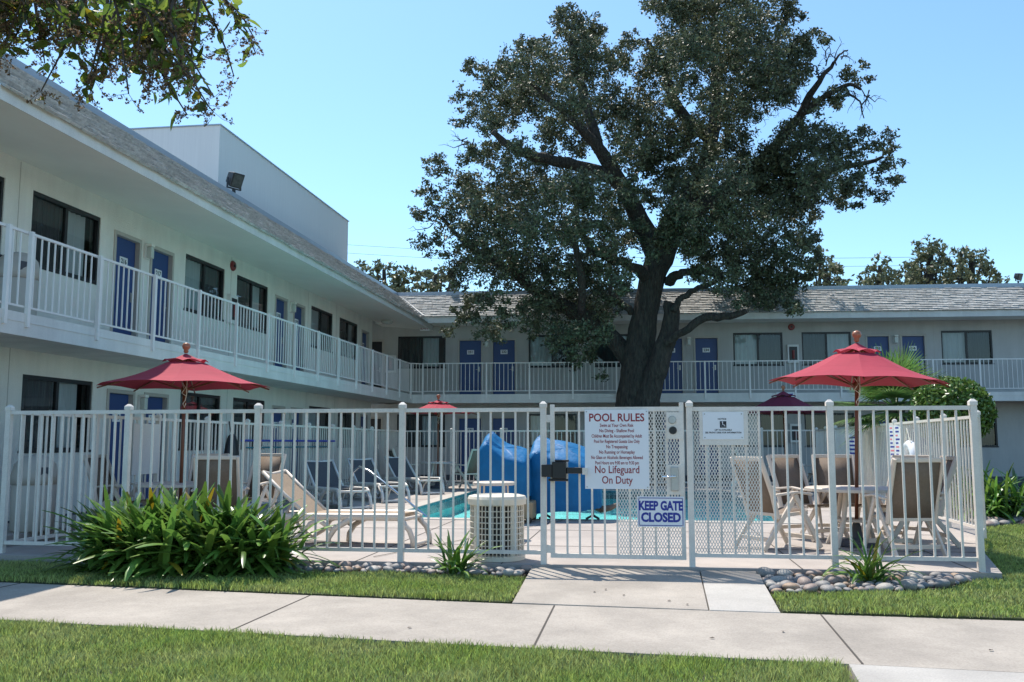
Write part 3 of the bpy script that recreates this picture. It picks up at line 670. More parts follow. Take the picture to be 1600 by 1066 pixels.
# fixed mesh panel and notice sign right of the gate
mesh_screen(.04, .70, FB+.045, FZ-.045, -.014).build('mesh_screen', 'fence', rf)
MB().box(.10, .60, -.026, -.018, 1.255, FZ-.044).build('backing_plate', 'fence', rf)
nt_ = sign('notice_sign', 'white NOTICE sign with a wheelchair symbol on the mesh right of the gate', (.845, FY-.0275, 1.315), .42, .285,
     [('ink_black', 'NOTICE', .024, -.01, .212, .0006, 1), ('ink_black', 'LIFT IS AVAILABLE', .023, 0, .098, .0006, .95), ('ink_black', 'SEE FRONT DESK FOR INFORMATION', .023, 0, .070, .0006, .95)])
MB().box(-.033, .033, -.0062, -.0042, .122, .190).build('symbol_square', 'ink_black', nt_)
q = MB().tube([(-.006, -.0075, .18), (-.006, -.0085, .18)], .007, 8); q.beam((-.006, -.0075, .172), (-.003, -.0075, .152), .001, .007, up=(1, 0, 0)); q.beam((-.003, -.0075, .152), (.012, -.0075, .152), .001, .006, up=(0, 0, 1)); q.beam((.012, -.0075, .152), (.02, -.0075, .135), .001, .006, up=(1, 0, 0))
for k in range(11):
    a0, a1 = R(150+k*22), R(150+(k+1)*22); q.beam((-.003+.017*math.cos(a0), -.0075, .146+.017*math.sin(a0)), (-.003+.017*math.cos(a1), -.0075, .146+.017*math.sin(a1)), .001, .005, up=(0, 1, 0))
q.build('wheelchair_symbol', 'sign', nt_)
# signs and rescue gear on the side fences
t = thing('safety_sign', 'tall white sign with pink and blue printing on the right side fence', 'sign', (4.685, 18.2, .93), R(-90+1.4))
MB().box(-.36, .36, -.012, -.004, 0, .68).build('panel', 'sign', t)
qa, qb = MB(), MB(); random.seed(3)
for k in range(9):
    z = .64-.07*k
    for x0 in (-.32, .04):
        w = random.uniform(.12, .26); (qa if (k+(x0 > 0)) % 3 else qb).box(x0, x0+w, -.0145, -.0125, z-.03, z)
qa.build('blue_print', 'ink_blue', t); qb.build('pink_print', 'ink_pink', t)
t = thing('life_ring', 'white life ring with rope hanging on the right side fence', 'life ring', (4.60, 17.0, .98), R(-90))
b = MB(); n = 24; pts = [(math.cos(2*math.pi*k/n)*.27, 0, math.sin(2*math.pi*k/n)*.27) for k in range(n+1)]; b.tube(pts, .075, 10, cap=False); b.build('ring', 'sign', t, smooth=True)
MB().tube([(-.2, -.03, .26), (-.02, -.03, .55), (.2, -.03, .26)], .009, 6).build('rope', 'cord', t)
t = thing('pool_sign', 'narrow white sign with blue lettering on the far part of the right side fence', 'sign', (4.80, 22.3, .95), R(-90+1.4))
MB().box(-.35, .35, -.012, -.004, 0, .52).build('panel', 'sign', t); q = MB()
for k in range(5): q.box(-.28, .25-.08*(k % 2), -.0145, -.0125, .43-.09*k, .47-.09*k)
q.build('lettering', 'ink_blue', t)
t = thing('sign_board', 'blank white back of a sign on the left fence behind the umbrella table', 'sign', (-7.28, 12.95, .82), R(90)); MB().box(-.36, .36, -.012, -.002, 0, .74).build('panel', 'trim', t); MB().box(-.36, .36, -.0, .006, .34, .38).build('strap', 'brushed', t)
t = thing('rescue_pole', 'long blue and teal rescue pole hung level along the left fence', 'rescue pole', (-7.24, 16.2, 1.32)); MB().tube([(0, 0, 0), (0, 5.2, 0)], .02, 8).build('pole', 'ink_blue', t); MB().tube([(0.01, .2, -.13), (0.01, 4.6, -.13)], .016, 8).build('net_handle', 'tile', t)
t = thing('hanging_bag', 'black bundled bag hanging on the left fence behind a chair', 'bag', (-7.22, 15.75, .82)); b = MB()
b.lathe([(.03, .62), (.1, .58), (.16, .42), (.2, .2), (.19, .06), (.1, 0), (.02, -.02)][::-1], 14); ob = b.build('bag_body', 'black', t, smooth=True); ob.scale = (.6, 1.1, 1); MB().tube([(0, 0, .6), (-.04, 0, .7), (-.06, 0, .84)], .012, 6).build('strap', 'black', t)

# ------------------------------------------------------------------ umbrellas, tables, chairs, loungers
def umbrella(label, loc, rad, ze, zp, cloth, rot, base=True):
    t = thing('patio_umbrella', label, 'umbrella', (loc[0], loc[1], loc[2]), rot, 'market umbrellas over the pool tables')
    n = 8; b = MB(); vz = zp-.13*(zp-ze)/.5; rows = []
    def ring(r, z, sag, m=6):
        out = []
        for k in range(n):
            for j in range(m):
                a = 2*math.pi*(k+j/m)/n; e = j/m; ch = math.cos(math.pi/n)/math.cos(2*math.pi/n*(e-.5)); s_ = sag*math.sin(math.pi*e)
                out.append((r*ch*math.cos(a), r*ch*math.sin(a), z-s_*.0+sag*.55*math.sin(math.pi*e)))
        return out
    vr = rad*.27; steps = 6; vv = []; m = 6
    for k in range(steps+1):
        f = k/steps; r = vr*.88+(rad-vr*.88)*f; z = (zp-(zp-ze)*(r/rad)) - .035*math.sin(math.pi*f)
        vv += ring(r, z, .04*f)
    N = n*m; fs = []
    for k in range(steps):
        for j in range(N): fs.append((k*N+j, (k+1)*N+j, (k+1)*N+(j+1) % N, k*N+(j+1) % N))
    b.add(vv, fs); cp = b.build('canopy', cloth, t)
    sm = cp.modifiers.new('thick', 'SOLIDIFY'); sm.thickness = .004
    b = MB(); top = [(0, 0, zp+.036)]; r1 = ring(vr*.5, zp-(zp-ze)*.135+.022, 0); r2 = ring(vr, zp-(zp-ze)*.27+.028, .06)
    b.add(top+r1+r2, [(0, 1+j, 1+(j+1) % N) for j in range(N)] + [(1+j, 1+N+j, 1+N+(j+1) % N, 1+(j+1) % N) for j in range(N)])
    b.build('vent_cap', cloth, cp)
    MB().tube([(0, 0, .03), (0, 0, zp+.03)], .024, 10).build('pole', 'wood', t, smooth=True)
    MB().lathe([(.02, zp+.04), (.035, zp+.06), (.03, zp+.085), (.05, zp+.11), (.058, zp+.14), (.045, zp+.175), (.01, zp+.19)], 12).build('finial', 'finial', t, smooth=True)
    for k in range(n):
        a = 2*math.pi*k/n; rb = MB(); p = lambda r: Vector((r*math.cos(a), r*math.sin(a), zp-(zp-ze)*r/rad-.036-.036*math.sin(math.pi*max(0, (r-vr)/(rad-vr)))))
        rb.tube([p(.04), p(rad*.5), p(rad-.01)], .011, 5); rb.tube([p(rad*.52), (.03*math.cos(a), .03*math.sin(a), ze-.05)], .009, 5); rb.build('rib', 'wood', t)
    MB().lathe([(.04, ze-.1), (.05, ze-.07), (.05, ze-.02), (.035, ze)], 10).build('runner_hub', 'wood', t)
    b = MB(); b.tube([(.03, -.035, ze+.15), (.035, -.05, ze-.12), (.02, -.05, ze-.2), (-.01, -.05, ze-.25), (.01, -.05, ze-.3), (.03, -.05, ze-.24)], .006, 5); b.tube([(-.03, -.04, ze+.05), (.02, -.05, ze-.02), (-.03, -.05, ze-.1), (.03, -.05, ze-.14)], .006, 5); b.build('pull_cord', 'cord', t)
    if base: MB().lathe([(.25, 0), (.25, .05), (.08, .09), (.045, .28)], 20).build('base', 'plinth', t)
    return t
def table(label, loc, rad, h, top='resin', rot=0, grp='round tables under the umbrellas'):
    t = thing('patio_table', label, 'table', loc, rot, grp)
    MB().lathe([(rad-.02, h-.045), (rad, h-.04), (rad, h-.008), (rad-.015, h), (.035, h)], 32).build('tabletop', top, t)
    for k in range(4):
        a = math.pi/4+k*math.pi/2; c, s = math.cos(a), math.sin(a)
        MB().tube([(rad*.3*c, rad*.3*s, h-.05), (rad*.42*c, rad*.42*s, h*.45), (rad*.68*c, rad*.68*s, 0)] if rad > .4 else [(rad*.8*c, rad*.8*s, h-.04), (rad*.84*c, rad*.84*s, h*.5), (rad*.9*c, rad*.9*s, 0)], [.035, .03, .032] if rad > .4 else .013, 8).build('leg', top, t)
    if rad > .4: MB().lathe([(rad*.42, h*.42), (rad*.44, h*.44), (rad*.42, h*.46)], 20).build('brace_ring', top, t)
    return t
def chair_proto(name, sling, frame):
    t = thing(name, '', 'chair'); w = .27
    for sy in (-1, 1):                         # chair faces +X
        MB().tube([(-.20, sy*w, .38), (-.27, sy*w, .66), (-.44, sy*w, 1.10)], .024, 8, flat=1.5).build('back_rail', frame, t)
        MB().beam((-.26, sy*(w+.035), .655), (.05, sy*(w+.04), .685), .06, .028).beam((.05, sy*(w+.04), .685), (.30, sy*(w+.035), .655), .06, .028).build('armrest', frame, t, bevel=.01)
        MB().beam((.04, sy*(w+.03), .66), (.42, sy*(w+.03), .012), .03, .062, up=(1, 0, 0)).build('leg', frame, t, bevel=.008)
        MB().beam((.10, sy*(w+.005), .66), (-.42, sy*(w+.005), .012), .03, .062, up=(1, 0, 0)).build('leg', frame, t, bevel=.008)
        MB().beam((-.22, sy*(w-.02), .40), (.27, sy*(w-.02), .44), .028, .045).build('seat_rail', frame, t, bevel=.006)
    for x in (.36, -.32): MB().beam((x, -w, .13), (x, w, .13), .05, .028, up=(1, 0, 0)).build('stretcher', frame, t, bevel=.006)
    MB().beam((-.435, -w, 1.085), (-.435, w, 1.085), .035, .05).build('back_crossbar', frame, t, bevel=.008); MB().beam((-.205, -w, .42), (-.205, w, .42), .03, .04).build('back_crossbar', frame, t, bevel=.008)
    def sheet(pts, th):
        vs = []; fs = []
        for k, (x, z) in enumerate(pts):
            vs += [(x, -w+.02, z), (x, w-.02, z)]
            if k: fs.append((2*k-2, 2*k-1, 2*k+1, 2*k))
        return MB().add(vs, fs)
    for nm, pts in (('back_sling', [(-.21, .44), (-.285, .66), (-.36, .86), (-.43, 1.07)]), ('seat_sling', [(-.22, .42), (-.05, .405), (.12, .42), (.28, .46)])):
        o = sheet(pts, .01).build(nm, sling, t, smooth=True); m = o.modifiers.new('t', 'SOLIDIFY'); m.thickness = .008
    return t
def polar(c, r, deg): return (c[0]+r*math.cos(R(deg)), c[1]+r*math.sin(R(deg)), 0.004)
TR = (2.63, 12.25, 0.004); TL = (-6.39, 12.35, 0.004); TM = (-5.73, 25.95, 0.004); TF = (3.77, 25.6, 0.004)
umbrella('red market umbrella at the right, largest in view, beside the fence corner', TR, 1.08, 2.04, 2.51, 'red', R(-8)).rotation_euler.y = R(2.2)
umbrella('red market umbrella at the left in front of the motel wing', TL, 1.17, 2.07, 2.50, 'red', R(20))
umbrella('small looking red umbrella at the far left corner of the pool', TM, 1.12, 2.11, 2.46, 'red', R(5))
umbrella('dark maroon umbrella in tree shade at the far right corner of the pool', TF, 1.25, 2.06, 2.62, 'maroon', R(10))
table('round beige table under the right red umbrella', TR, .60, .72, 'resin'); table('round beige table under the left red umbrella, behind the strap leaf bushes', TL, .62, .72, 'resin')
table('round dark edged table at the far left corner of the pool', TM, .5, .74, 'resin_w'); table('round table under the maroon umbrella in shade', TF, .5, .72, 'resin_w')
cp = chair_proto('sling_chair', 'sling', 'resin'); cp['group'] = 'folding sling chairs around the tables'; used = [False]
for deg, r, tw_, lab in ((-160, 1.08, 12, 'beige folding chair with brown sling, nearest the gate at the right table, facing right'),
                         (-72, 1.02, -8, 'beige folding chair with its brown sling back turned to the camera at the right table'),
                         (116, .98, 8, 'brown sling chair behind the left edge of the right table'),
                         (88, 1.1, 0, 'brown sling chair at the back of the right table behind the umbrella pole'),
                         (14, .80, -14, 'brown sling chair at the right table nearest the right side fence'),
                         (50, 1.12, -5, 'brown sling chair at the far right of the right table below the life ring')):
    place(cp, used, polar(TR, r, deg), R(deg+180+tw_), lab)
for deg, r, tw_, lab in ((170, 1.0, 10, 'leftmost brown sling chair at the left table, seen edge on'), (100, .98, 0, 'brown sling chair at the back of the left table against the fence'),
                         (-32, .98, -42, 'beige framed sling chair turned back to the camera at the left table'), (66, 1.3, 10, 'tan sling chair right of the left table behind the lounger back')):
    place(cp, used, polar(TL, r, deg), R(deg+180+tw_), lab)
for deg, lab in ((-150, 'gray sling chair left of the far left umbrella pole'), (-25, 'gray sling chair right of the far left umbrella pole')):
    place(cp, used, polar(TM, .95, deg), R(deg+180+(0)), lab)
for deg, lab in ((-170, 'shaded sling chair left of the maroon umbrella pole'), (10, 'shaded sling chair right of the maroon umbrella pole')):
    place(cp, used, polar(TF, .95, deg), R(deg+180), lab)
def lounger_proto(sling, frame):
    t = thing('sun_lounger', '', 'sun lounger'); w = .31
    for sy in (-1, 1):                         # foot at +X, head at -X, hinge at x=0
        MB().tube([(-.62, sy*w, .33), (0, sy*w, .355), (.7, sy*w, .365), (1.22, sy*w, .37), (1.30, sy*w, .33)], .03, 8, flat=1.5).build('side_rail', frame, t)
        for xs, nm in (((1.24, .35, 1.42, 0), 'leg'), ((.62, .35, .30, 0), 'leg'), ((-.55, .33, -.62, 0), 'leg')):
            x0, z0, x1, z1 = xs; xm = x0*.35+x1*.65
            MB().tube([(x0, sy*w, z0), ((x0+x1)/2+(x1-x0)*.22, sy*w, z0*.62), (x1-(x1-x0)*.03, sy*w, .1), (x1, sy*w, .0)], [.04, .036, .034, .032], 8).build('leg', frame, t, smooth=True)
        MB().tube([(-.5, sy*w, .30), (-.35, sy*w, .13), (-.2, sy*w, .05), (-.05, sy*w, .14), (.05, sy*w, .27), (.18, sy*w, .31), (.35, sy*w, .2)], .03, 8).build('brace', frame, t, smooth=True)
    for x, z in ((1.42, .04), (1.28, .34), (-.62, .05)): MB().tube([(x, -w, z), (x, w, z)], .025, 8).build('cross_bar', frame, t, smooth=True)
    b = MB(); H = (-.62, .90)
    for sy in (-1, 1): b.tube([(0, sy*w*.97, .37), (-.32, sy*w*.97, .63), (H[0], sy*w*.97, H[1])], .026, 8)
    b.tube([(H[0], -w*.97, H[1]), (H[0]-.04, 0, H[1]-.035), (H[0], w*.97, H[1])], .026, 8); b.build('back_frame', frame, t, smooth=True)
    for sy in (-1, 1): MB().beam((-.4, sy*w*.9, .67), (-.58, sy*w*.9, .34), .03, .03).build('back_support', frame, t)
    for nm, pts in (('back_sling', [(-.02, .385), (-.2, .53), (-.42, .71), (-.60, .875)]), ('seat_sling', [(-.02, .385), (.4, .38), (.9, .385), (1.22, .39)])):
        vs = []; fs = []
        for k, (x, z) in enumerate(pts):
            vs += [(x, -w+.02, z), (x, w-.02, z)]
            if k: fs.append((2*k-2, 2*k-1, 2*k+1, 2*k))
        o = MB().add(vs, fs).build(nm, sling, t); m = o.modifiers.new('t', 'SOLIDIFY'); m.thickness = .01
    return t
l1 = lounger_proto('sling_tan', 'resin'); l1.location = (-4.15, 11.65, .004); l1.rotation_euler = (0, 0, R(-6)); l1['label'] = 'beige sun lounger with tan sling nearest the front fence, back raised to the left'; l1['group'] = 'sun loungers by the pool'
l2 = lounger_proto('sling_dark', 'resin_w'); l2['group'] = 'sun loungers by the pool'; used = [False]
for (x, y), a, lab in (((-6.35, 18.5), -50, 'white framed lounger with charcoal sling, nearest of the row by the left fence'),
                       ((-6.15, 20.7), -50, 'white framed lounger with charcoal sling behind the chrome handrail, middle of the row'),
                       ((-6.1, 23.8), -48, 'white framed lounger with charcoal sling, farthest of the row by the left fence')):
    place(l2, used, (x, y, .004), R(a), lab)
table('small round beige side table with thin legs behind the air conditioner', (-2.0, 12.6, .004), .29, .75, 'resin', 0, 'small side tables')

# ------------------------------------------------------------------ pool rails, pool lift, air conditioner
for lab, pts in (('chrome pool handrail sloping from the deck into the water on the left', [(-5.62, 17.55, .04), (-5.60, 17.53, .45), (-5.52, 17.45, .72), (-5.35, 17.3, .82), (-5.12, 17.12, .76), (-4.6, 16.85, .45), (-4.1, 16.65, .12), (-3.7, 16.5, -.15), (-3.65, 16.45, -.38)]),):
    t = thing('pool_handrail', lab, 'handrail', pts[0]); t.location.z = 0.004
    MB().tube([tuple(np.array(p)-np.array([pts[0][0], pts[0][1], .0])) for p in pts], .022, 10).build('rail', 'steel', t, smooth=True)
    MB().lathe([(.05, 0), (.05, .015), (.03, .03)], 12).build('escutcheon', 'steel', t)
t = thing('pool_ladder_rail', 'curved pale pool ladder handrail on the far right edge of the pool', 'handrail', (2.2, 22.0, 0.004))
for y in (0, .5):
    MB().tube([(.55, y, 0), (.55, y, .45), (.45, y, .62), (.2, y, .66), (-.05, y, .55), (-.12, y, .3), (-.10, y, -.38)], .022, 8).build('rail', 'resin_w', t, smooth=True)
ac = thing('air_conditioner', 'cream round air conditioner unit with grille sides behind the fence', 'air conditioner', (-1.61, 10.36, .004))
MB().lathe([(.315, 0), (.315, .05), (.29, .055)], 32).build('base', 'ac', ac); MB().lathe([(.20, .055), (.20, .60)], 24).build('coil', 'black', ac)
g = MB(); n = 44
for k in range(n):
    a = 2*math.pi*k/n; g.tube([(.295*math.cos(a), .295*math.sin(a), .05), (.295*math.cos(a), .295*math.sin(a), .625)], .0065, 4)
for k in range(9):
    z = .10+.062*k; g.tube([(.297*math.cos(2*math.pi*j/32), .297*math.sin(2*math.pi*j/32), z) for j in range(33)], .006, 4, cap=False)
g.build('grille', 'ac', ac)
MB().lathe([(.325, .60), (.33, .66), (.315, .69), (.25, .705), (.235, .69), (.02, .69)], 32).build('top_cap', 'ac', ac)
for k in range(4): a = math.pi/4+k*math.pi/2; MB().box(.28*math.cos(a)-.02, .28*math.cos(a)+.02, .28*math.sin(a)-.02, .28*math.sin(a)+.02, .05, .62).build('corner_post', 'ac', ac)
# pool lift under blue covers: a wheeled counterweight cart and a seat hanging over the water
pl_ = thing('pool_lift', 'pool access lift wrapped in bright blue tarpaulin covers at the pool edge', 'pool lift', (-2.14, 15.2, .004))
def draped(profile, n=56, seed=0, fold=.03, c=(0, 0), sq=.0):
    rs = random.Random(seed); b = MB(); o = 0; ph = [rs.uniform(0, 6.28) for _ in range(4)]; vs = []; m = len(profile)
    for i, (rx, ry, z, cx, cy, amp) in enumerate(profile):
        for k in range(n):
            a = 2*math.pi*k/n; ca, sa = math.cos(a), math.sin(a)
            p = .42                             # rounded box section
            x = rx*math.copysign(abs(ca)**p, ca); y = ry*math.copysign(abs(sa)**p, sa)
            f = 1+amp*fold*(math.sin(7*a+ph[0]+i*.25)+.6*math.sin(11*a+ph[1]-i*.3)+.4*math.sin(17*a+ph[2]))
            vs.append((c[0]+cx+x*f, c[1]+cy+y*f, z+amp*.015*math.sin(5*a+ph[3])))
    fs = [(i*n+k, i*n+(k+1) % n, (i+1)*n+(k+1) % n, (i+1)*n+k) for i in range(m-1) for k in range(n)] + [tuple((m-1)*n+k for k in range(n))]
    return b.add(vs, fs)
def tarp(cx, cy, hx, hy, z0, ztop, seed, n=44):
    # a sheet pulled over a boxy machine: creased sides, top that follows ztop(x), a few long folds
    rs = random.Random(seed); per = []
    for k in range(n):
        a = 2*math.pi*k/n; ca, sa = math.cos(a), math.sin(a); per.append((math.copysign(abs(ca)**.3, ca), math.copysign(abs(sa)**.3, sa), a))
    fold = [rs.uniform(-1, 1) for _ in range(n)]; vs = []; rows = [(1.04, 0), (1.05, .25), (1.02, .55), (1.0, .85), (.97, .95), (.90, 1.0), (.62, 1.03), (.30, 1.05), (.08, 1.06)]
    for i, (sc, f) in enumerate(rows):
        for k, (x, y, a) in enumerate(per):
            w = fold[k]*.030*(1-f*.7) if f < .9 else rs.uniform(-.008, .008)
            q = sc*(1+w); X, Y = x*hx*q, y*hy*q; zt = ztop(X/hx, Y/hy); zb = z0+.05*math.sin(2*a+seed)+.03*fold[k]
            z = zb+(zt-zb)*min(f, 1) + (f-1)*.6*(f > 1) + rs.uniform(-.010, .010)*(f > .5)
            vs.append((cx+X, cy+Y, z))
    m = len(rows); fs = []
    for i in range(m-1):
        for k in range(n):
            a_, b_, c_, d_ = i*n+k, i*n+(k+1) % n, (i+1)*n+(k+1) % n, (i+1)*n+k
            fs += [(a_, b_, c_), (a_, c_, d_)] if (k+i) % 2 else [(a_, b_, d_), (b_, c_, d_)]
    fs.append(tuple((m-1)*n+k for k in range(n)))
    return MB().add(vs, fs)
def finish_tarp(o):
    sd_ = o.modifiers.new('sub', 'SUBSURF'); sd_.levels = 1; sd_.render_levels = 1
    e = o.modifiers.new('crease', 'EDGE_SPLIT'); e.split_angle = R(24)
finish_tarp(tarp(-.10, 0, .40, .34, .34, lambda x, y: 1.16-.09*x+.17*max(0, 1-abs(x+.62)*2.2)+.12*y, 2).build('cart_cover', 'tarp', pl_, smooth=True))
finish_tarp(tarp(.84, .62, .60, .42, .17, lambda x, y: 1.17-.20*max(0, x+.1)**1.4+.13*max(0, 1-abs(x+.74)*3.2)+.17*y, 9).build('seat_cover', 'tarp', pl_, smooth=True))
MB().box(-.42, .40, -.32, .32, .06, .34).build('cart_base', 'tan_panel', pl_, bevel=.03)
for x in (-.35, .34):
    for y in (-.3, .3): MB().tube([(x, y-.02, .05), (x, y+.02, .05)], .05, 12).build('wheel', 'black', pl_)
MB().tube([(.3, .2, .18), (.75, .5, .3), (1.0, .62, .5)], .05, 8).build('lift_arm', 'black', pl_)
for x in (.55, 1.32): MB().tube([(x, .3, .5), (x, .27, .22), (x+.01, .27, .1), (x-.10, .2, .04)], [.03, .025, .02, .02], 6).tube([(x, .27, .1), (x+.11, .22, .04)], .02, 6).build('leg', 'black', pl_)
MB().tube([(1.30, .62, .22), (1.45, .55, .17), (1.6, .5, .2), (1.75, .48, .27)], [.05, .06, .05, .03], 8).build('footrest', 'sling', pl_, smooth=True)

# ------------------------------------------------------------------ river rocks
rocks = []
for k in range(7):
    bm = bmesh.new(); bmesh.ops.create_icosphere(bm, subdivisions=3, radius=1)
    s = Vector((1, random.uniform(.68, .9), random.uniform(.5, .68))); ph = [random.uniform(0, 6) for _ in range(3)]
    for v in bm.verts:
        c = v.co; n_ = 1+.07*math.sin(2.3*c.x+ph[0])+.06*math.sin(3.1*c.y+ph[1])+.05*math.sin(2.7*c.z+ph[2]); v.co = Vector((c.x*s.x, c.y*s.y, c.z*s.z))*n_
    ms = []
    for q in range(5):
        me = bpy.data.meshes.new('river_rock'); bm.to_mesh(me); me.materials.append(M['rock%d' % q]); me.polygons.foreach_set('use_smooth', [True]*len(me.polygons)); ms.append(me)
    bm.free(); rocks.append(ms)
COLN = ['gray', 'reddish brown', 'dark slate', 'pale cream', 'tan orange']
def rock_bed(n, region, zone, size, seed):
    rs = random.Random(seed); placed = []; tries = 0
    while len(placed) < n and tries < 20000:
        tries += 1; x, y = region(rs); r = rs.uniform(*size)
        if any((x-a)**2+(y-b_)**2 < ((r+c)*.80)**2 for a, b_, c in placed): continue
        placed.append((x, y, r))
        ci = rs.choices(range(5), [4, 3, 2, 3, 1])[0]; o = bpy.data.objects.new('river_rock', rs.choice(rocks)[ci]); col.objects.link(o)
        o.location = (x, y, -.07+r*.42); o.scale = (r, r, r*rs.uniform(.85, 1.1)); o.rotation_euler = (rs.uniform(-.25, .25), rs.uniform(-.25, .25), rs.uniform(0, 6.28))
        tag(o, 'smooth %s river rock lying in the pebble bed %s' % (COLN[ci], zone), 'rock', 'river rocks %s' % zone)
BED_R = [(1.17, 9.88), (1.17, 8.78), (1.6, 8.90), (2.3, 9.05), (2.85, 9.45), (3.2, 9.86)]
BED_L = [(-1.2, 9.88), (-1.22, 9.53), (-2.4, 9.58), (-3.4, 9.55), (-4.3, 9.5), (-4.3, 9.88)]
def reg(poly):
    xs, ys = [p[0] for p in poly], [p[1] for p in poly]
    def f(rs):
        while True:
            x, y = rs.uniform(min(xs), max(xs)), rs.uniform(min(ys), max(ys))
            if inside(np.array([[x, y]]), poly)[0]: return x, y
    return f
rock_bed(150, reg(BED_R), 'right of the gate path', (.038, .098), 5)
rock_bed(118, reg(BED_L), 'left of the gate path', (.035, .085), 6)
rock_bed(30, reg([(5.5, 16.0), (6.4, 17.2), (5.6, 17.6), (5.35, 16.6)]), 'outside the right side fence', (.06, .12), 8)
struct(MB().prism(BED_R, -.2, -.075).prism(BED_L, -.2, -.075).build('pebble_bed', 'soil'))

# ------------------------------------------------------------------ strap leaf plants, palm, hedge
def strap_clump(label, loc, n, length, width, spread, seed, h0=.0, cat='plant', grp=None, foot=.2, up=(35, 88)):
    r = np.random.default_rng(seed); K = 7; V = []; F = []; o = 0
    az = r.uniform(0, 2*math.pi, n); el = np.radians(r.uniform(up[0], up[1], n)); L = length*r.uniform(.6, 1.15, n); Wd = width*r.uniform(.7, 1.25, n); dr = r.uniform(.35, 1.5, n)*spread
    fx = r.normal(0, foot, n); fy = r.normal(0, foot*.7, n)
    for k in range(n):
        c, s = math.cos(az[k]), math.sin(az[k]); p = np.array([fx[k], fy[k], r.uniform(0, h0) if h0 else 0]); e = el[k]; sd = np.array([-s, c, 0]); tw = r.uniform(-.4, .4)
        for j in range(K):
            t = j/(K-1); wd = Wd[k]*(.62+1.5*t*(1-t))*(1-.6*t**10)
            d = np.array([c*math.cos(e), s*math.cos(e), math.sin(e)]); nn = np.cross(d, sd)
            sv = sd*math.cos(tw*t)+nn*math.sin(tw*t)
            V += [p-sv*wd/2, p+nn*wd*.16, p+sv*wd/2]
            if j:
                a = o+3*(j-1); F += [(a, a+1, a+4, a+3), (a+1, a+2, a+5, a+4)]
            p = p+d*L[k]/(K-1); e -= dr[k]/(K-1)
        o += 3*K
    V = np.array(V); V[:, 2] = np.maximum(V[:, 2], .01)
    t = thing('strap_leaf_plant', label, cat, loc, group=grp)
    dead = (r.random(n) < .035).astype(np.int32).repeat(2*(K-1))
    np_mesh('foliage', V, np.array(F), ['strap', 'near_leaf_y'], t, dead); return t
G1 = 'clumps of the broad strap leaf bush at the left'
strap_clump('leftmost clump of the broad dark green strap leaf bush by the left fence', (-5.62, 9.50, -.06), 330, .60, .066, .75, 1, h0=.30, grp=G1, foot=.19, up=(-12, 86))
strap_clump('second clump from the left of the broad strap leaf bush', (-5.2, 9.38, -.06), 350, .64, .068, .7, 2, h0=.30, grp=G1, foot=.2, up=(-10, 88))
strap_clump('middle clump of the broad strap leaf bush, the tallest', (-4.75, 9.35, -.06), 360, .68, .07, .65, 3, h0=.30, grp=G1, foot=.2, up=(-10, 88))
strap_clump('fourth clump from the left of the broad strap leaf bush', (-4.33, 9.42, -.06), 340, .64, .068, .7, 4, h0=.28, grp=G1, foot=.19, up=(-10, 88))
strap_clump('rightmost clump of the broad strap leaf bush beside the lounger', (-3.98, 9.5, -.06), 280, .54, .062, .8, 5, h0=.25, grp=G1, foot=.15, up=(-10, 80))
strap_clump('small strap leaf plant in the pebbles in front of the air conditioner', (-1.90, 9.62, -.09), 52, .47, .036, 1.1, 6, foot=.06)
strap_clump('small strap leaf plant in the pebbles right of the gate', (2.14, 9.50, -.09), 70, .54, .032, 1.5, 7, foot=.06)
strap_clump('round strap leaf bush outside the right side fence', (6.11, 17.6, -.06), 360, .85, .055, .9, 8, h0=.3, foot=.3, up=(-10, 88))
strap_clump('low strap leaf clump farther along the outside of the right side fence', (5.75, 21.5, -.06), 150, .9, .05, 1.3, 18, foot=.3)
def fan_palm(label, loc, seed):
    r = np.random.default_rng(seed); t = thing('fan_palm', label, 'palm', loc)
    b = MB(); b.tube([(0, 0, 0), (.03, 0, .7), (.0, 0, 2.1)], [.24, .19, .17], 10, jitter=.12); b.build('trunk', 'bark', t)
    V = []; F = []; st = MB()
    dirs = [(a, e) for a, e in [(20, 75), (95, 82), (170, 70), (230, 60), (300, 72), (350, 45), (30, 30), (80, 40), (130, 25), (190, 35), (215, 8), (255, 20), (285, 5), (325, 10), (10, 0), (55, 5), (150, -5), (200, -15), (240, 40), (270, 55), (265, -8), (310, 35), (180, -8), (165, 12), (192, 12), (176, -28), (150, 15)]]
    for a, e in dirs:
        a, e = R(a+r.uniform(-8, 8)), R(e+r.uniform(-6, 6)); d = np.array([math.cos(a)*math.cos(e), math.sin(a)*math.cos(e), math.sin(e)])
        base = np.array([0, 0, 2.06]); hub = base+d*r.uniform(.5, .75); st.tube([base, (base+hub)/2+np.array([0, 0, .03]), hub], [.018, .014, .010], 5)
        sd = np.cross(d, [0, 0, 1]); sd /= np.linalg.norm(sd)+1e-6; nn = np.cross(sd, d)
        for k in range(34):
            th = R(-115+230*k/33); L = r.uniform(.72, .92)*(1-.25*abs(th)/2); v = d*math.cos(th)+sd*math.sin(th); wv = np.cross(v, nn)
            p = hub; o = len(V); drop = np.array([0, 0, -1])
            for j in range(4):
                q = j/3; w = .022*(1-q**2)+.002; c = hub+v*L*q+drop*.16*q*q*L+nn*.05*q; V += [c-wv*w, c+wv*w]
                if j: F.append((o+2*j-2, o+2*j-1, o+2*j+1, o+2*j))
    st.build('stalks', 'palm', t); np_mesh('fronds', np.array(V), np.array(F), 'palm', t); return t
fan_palm('green fan palm behind the right red umbrella', (5.18, 20.0, -.1), 4)
hd = thing('round_hedge', 'clipped round green hedge outside the right side fence below the umbrella edge', 'hedge', (5.84, 18.7, -.1))
b = MB(); b.tube([(0, 0, 0), (0, 0, 1.5)], [.09, .05], 8); b.build('trunk', 'bark', hd)
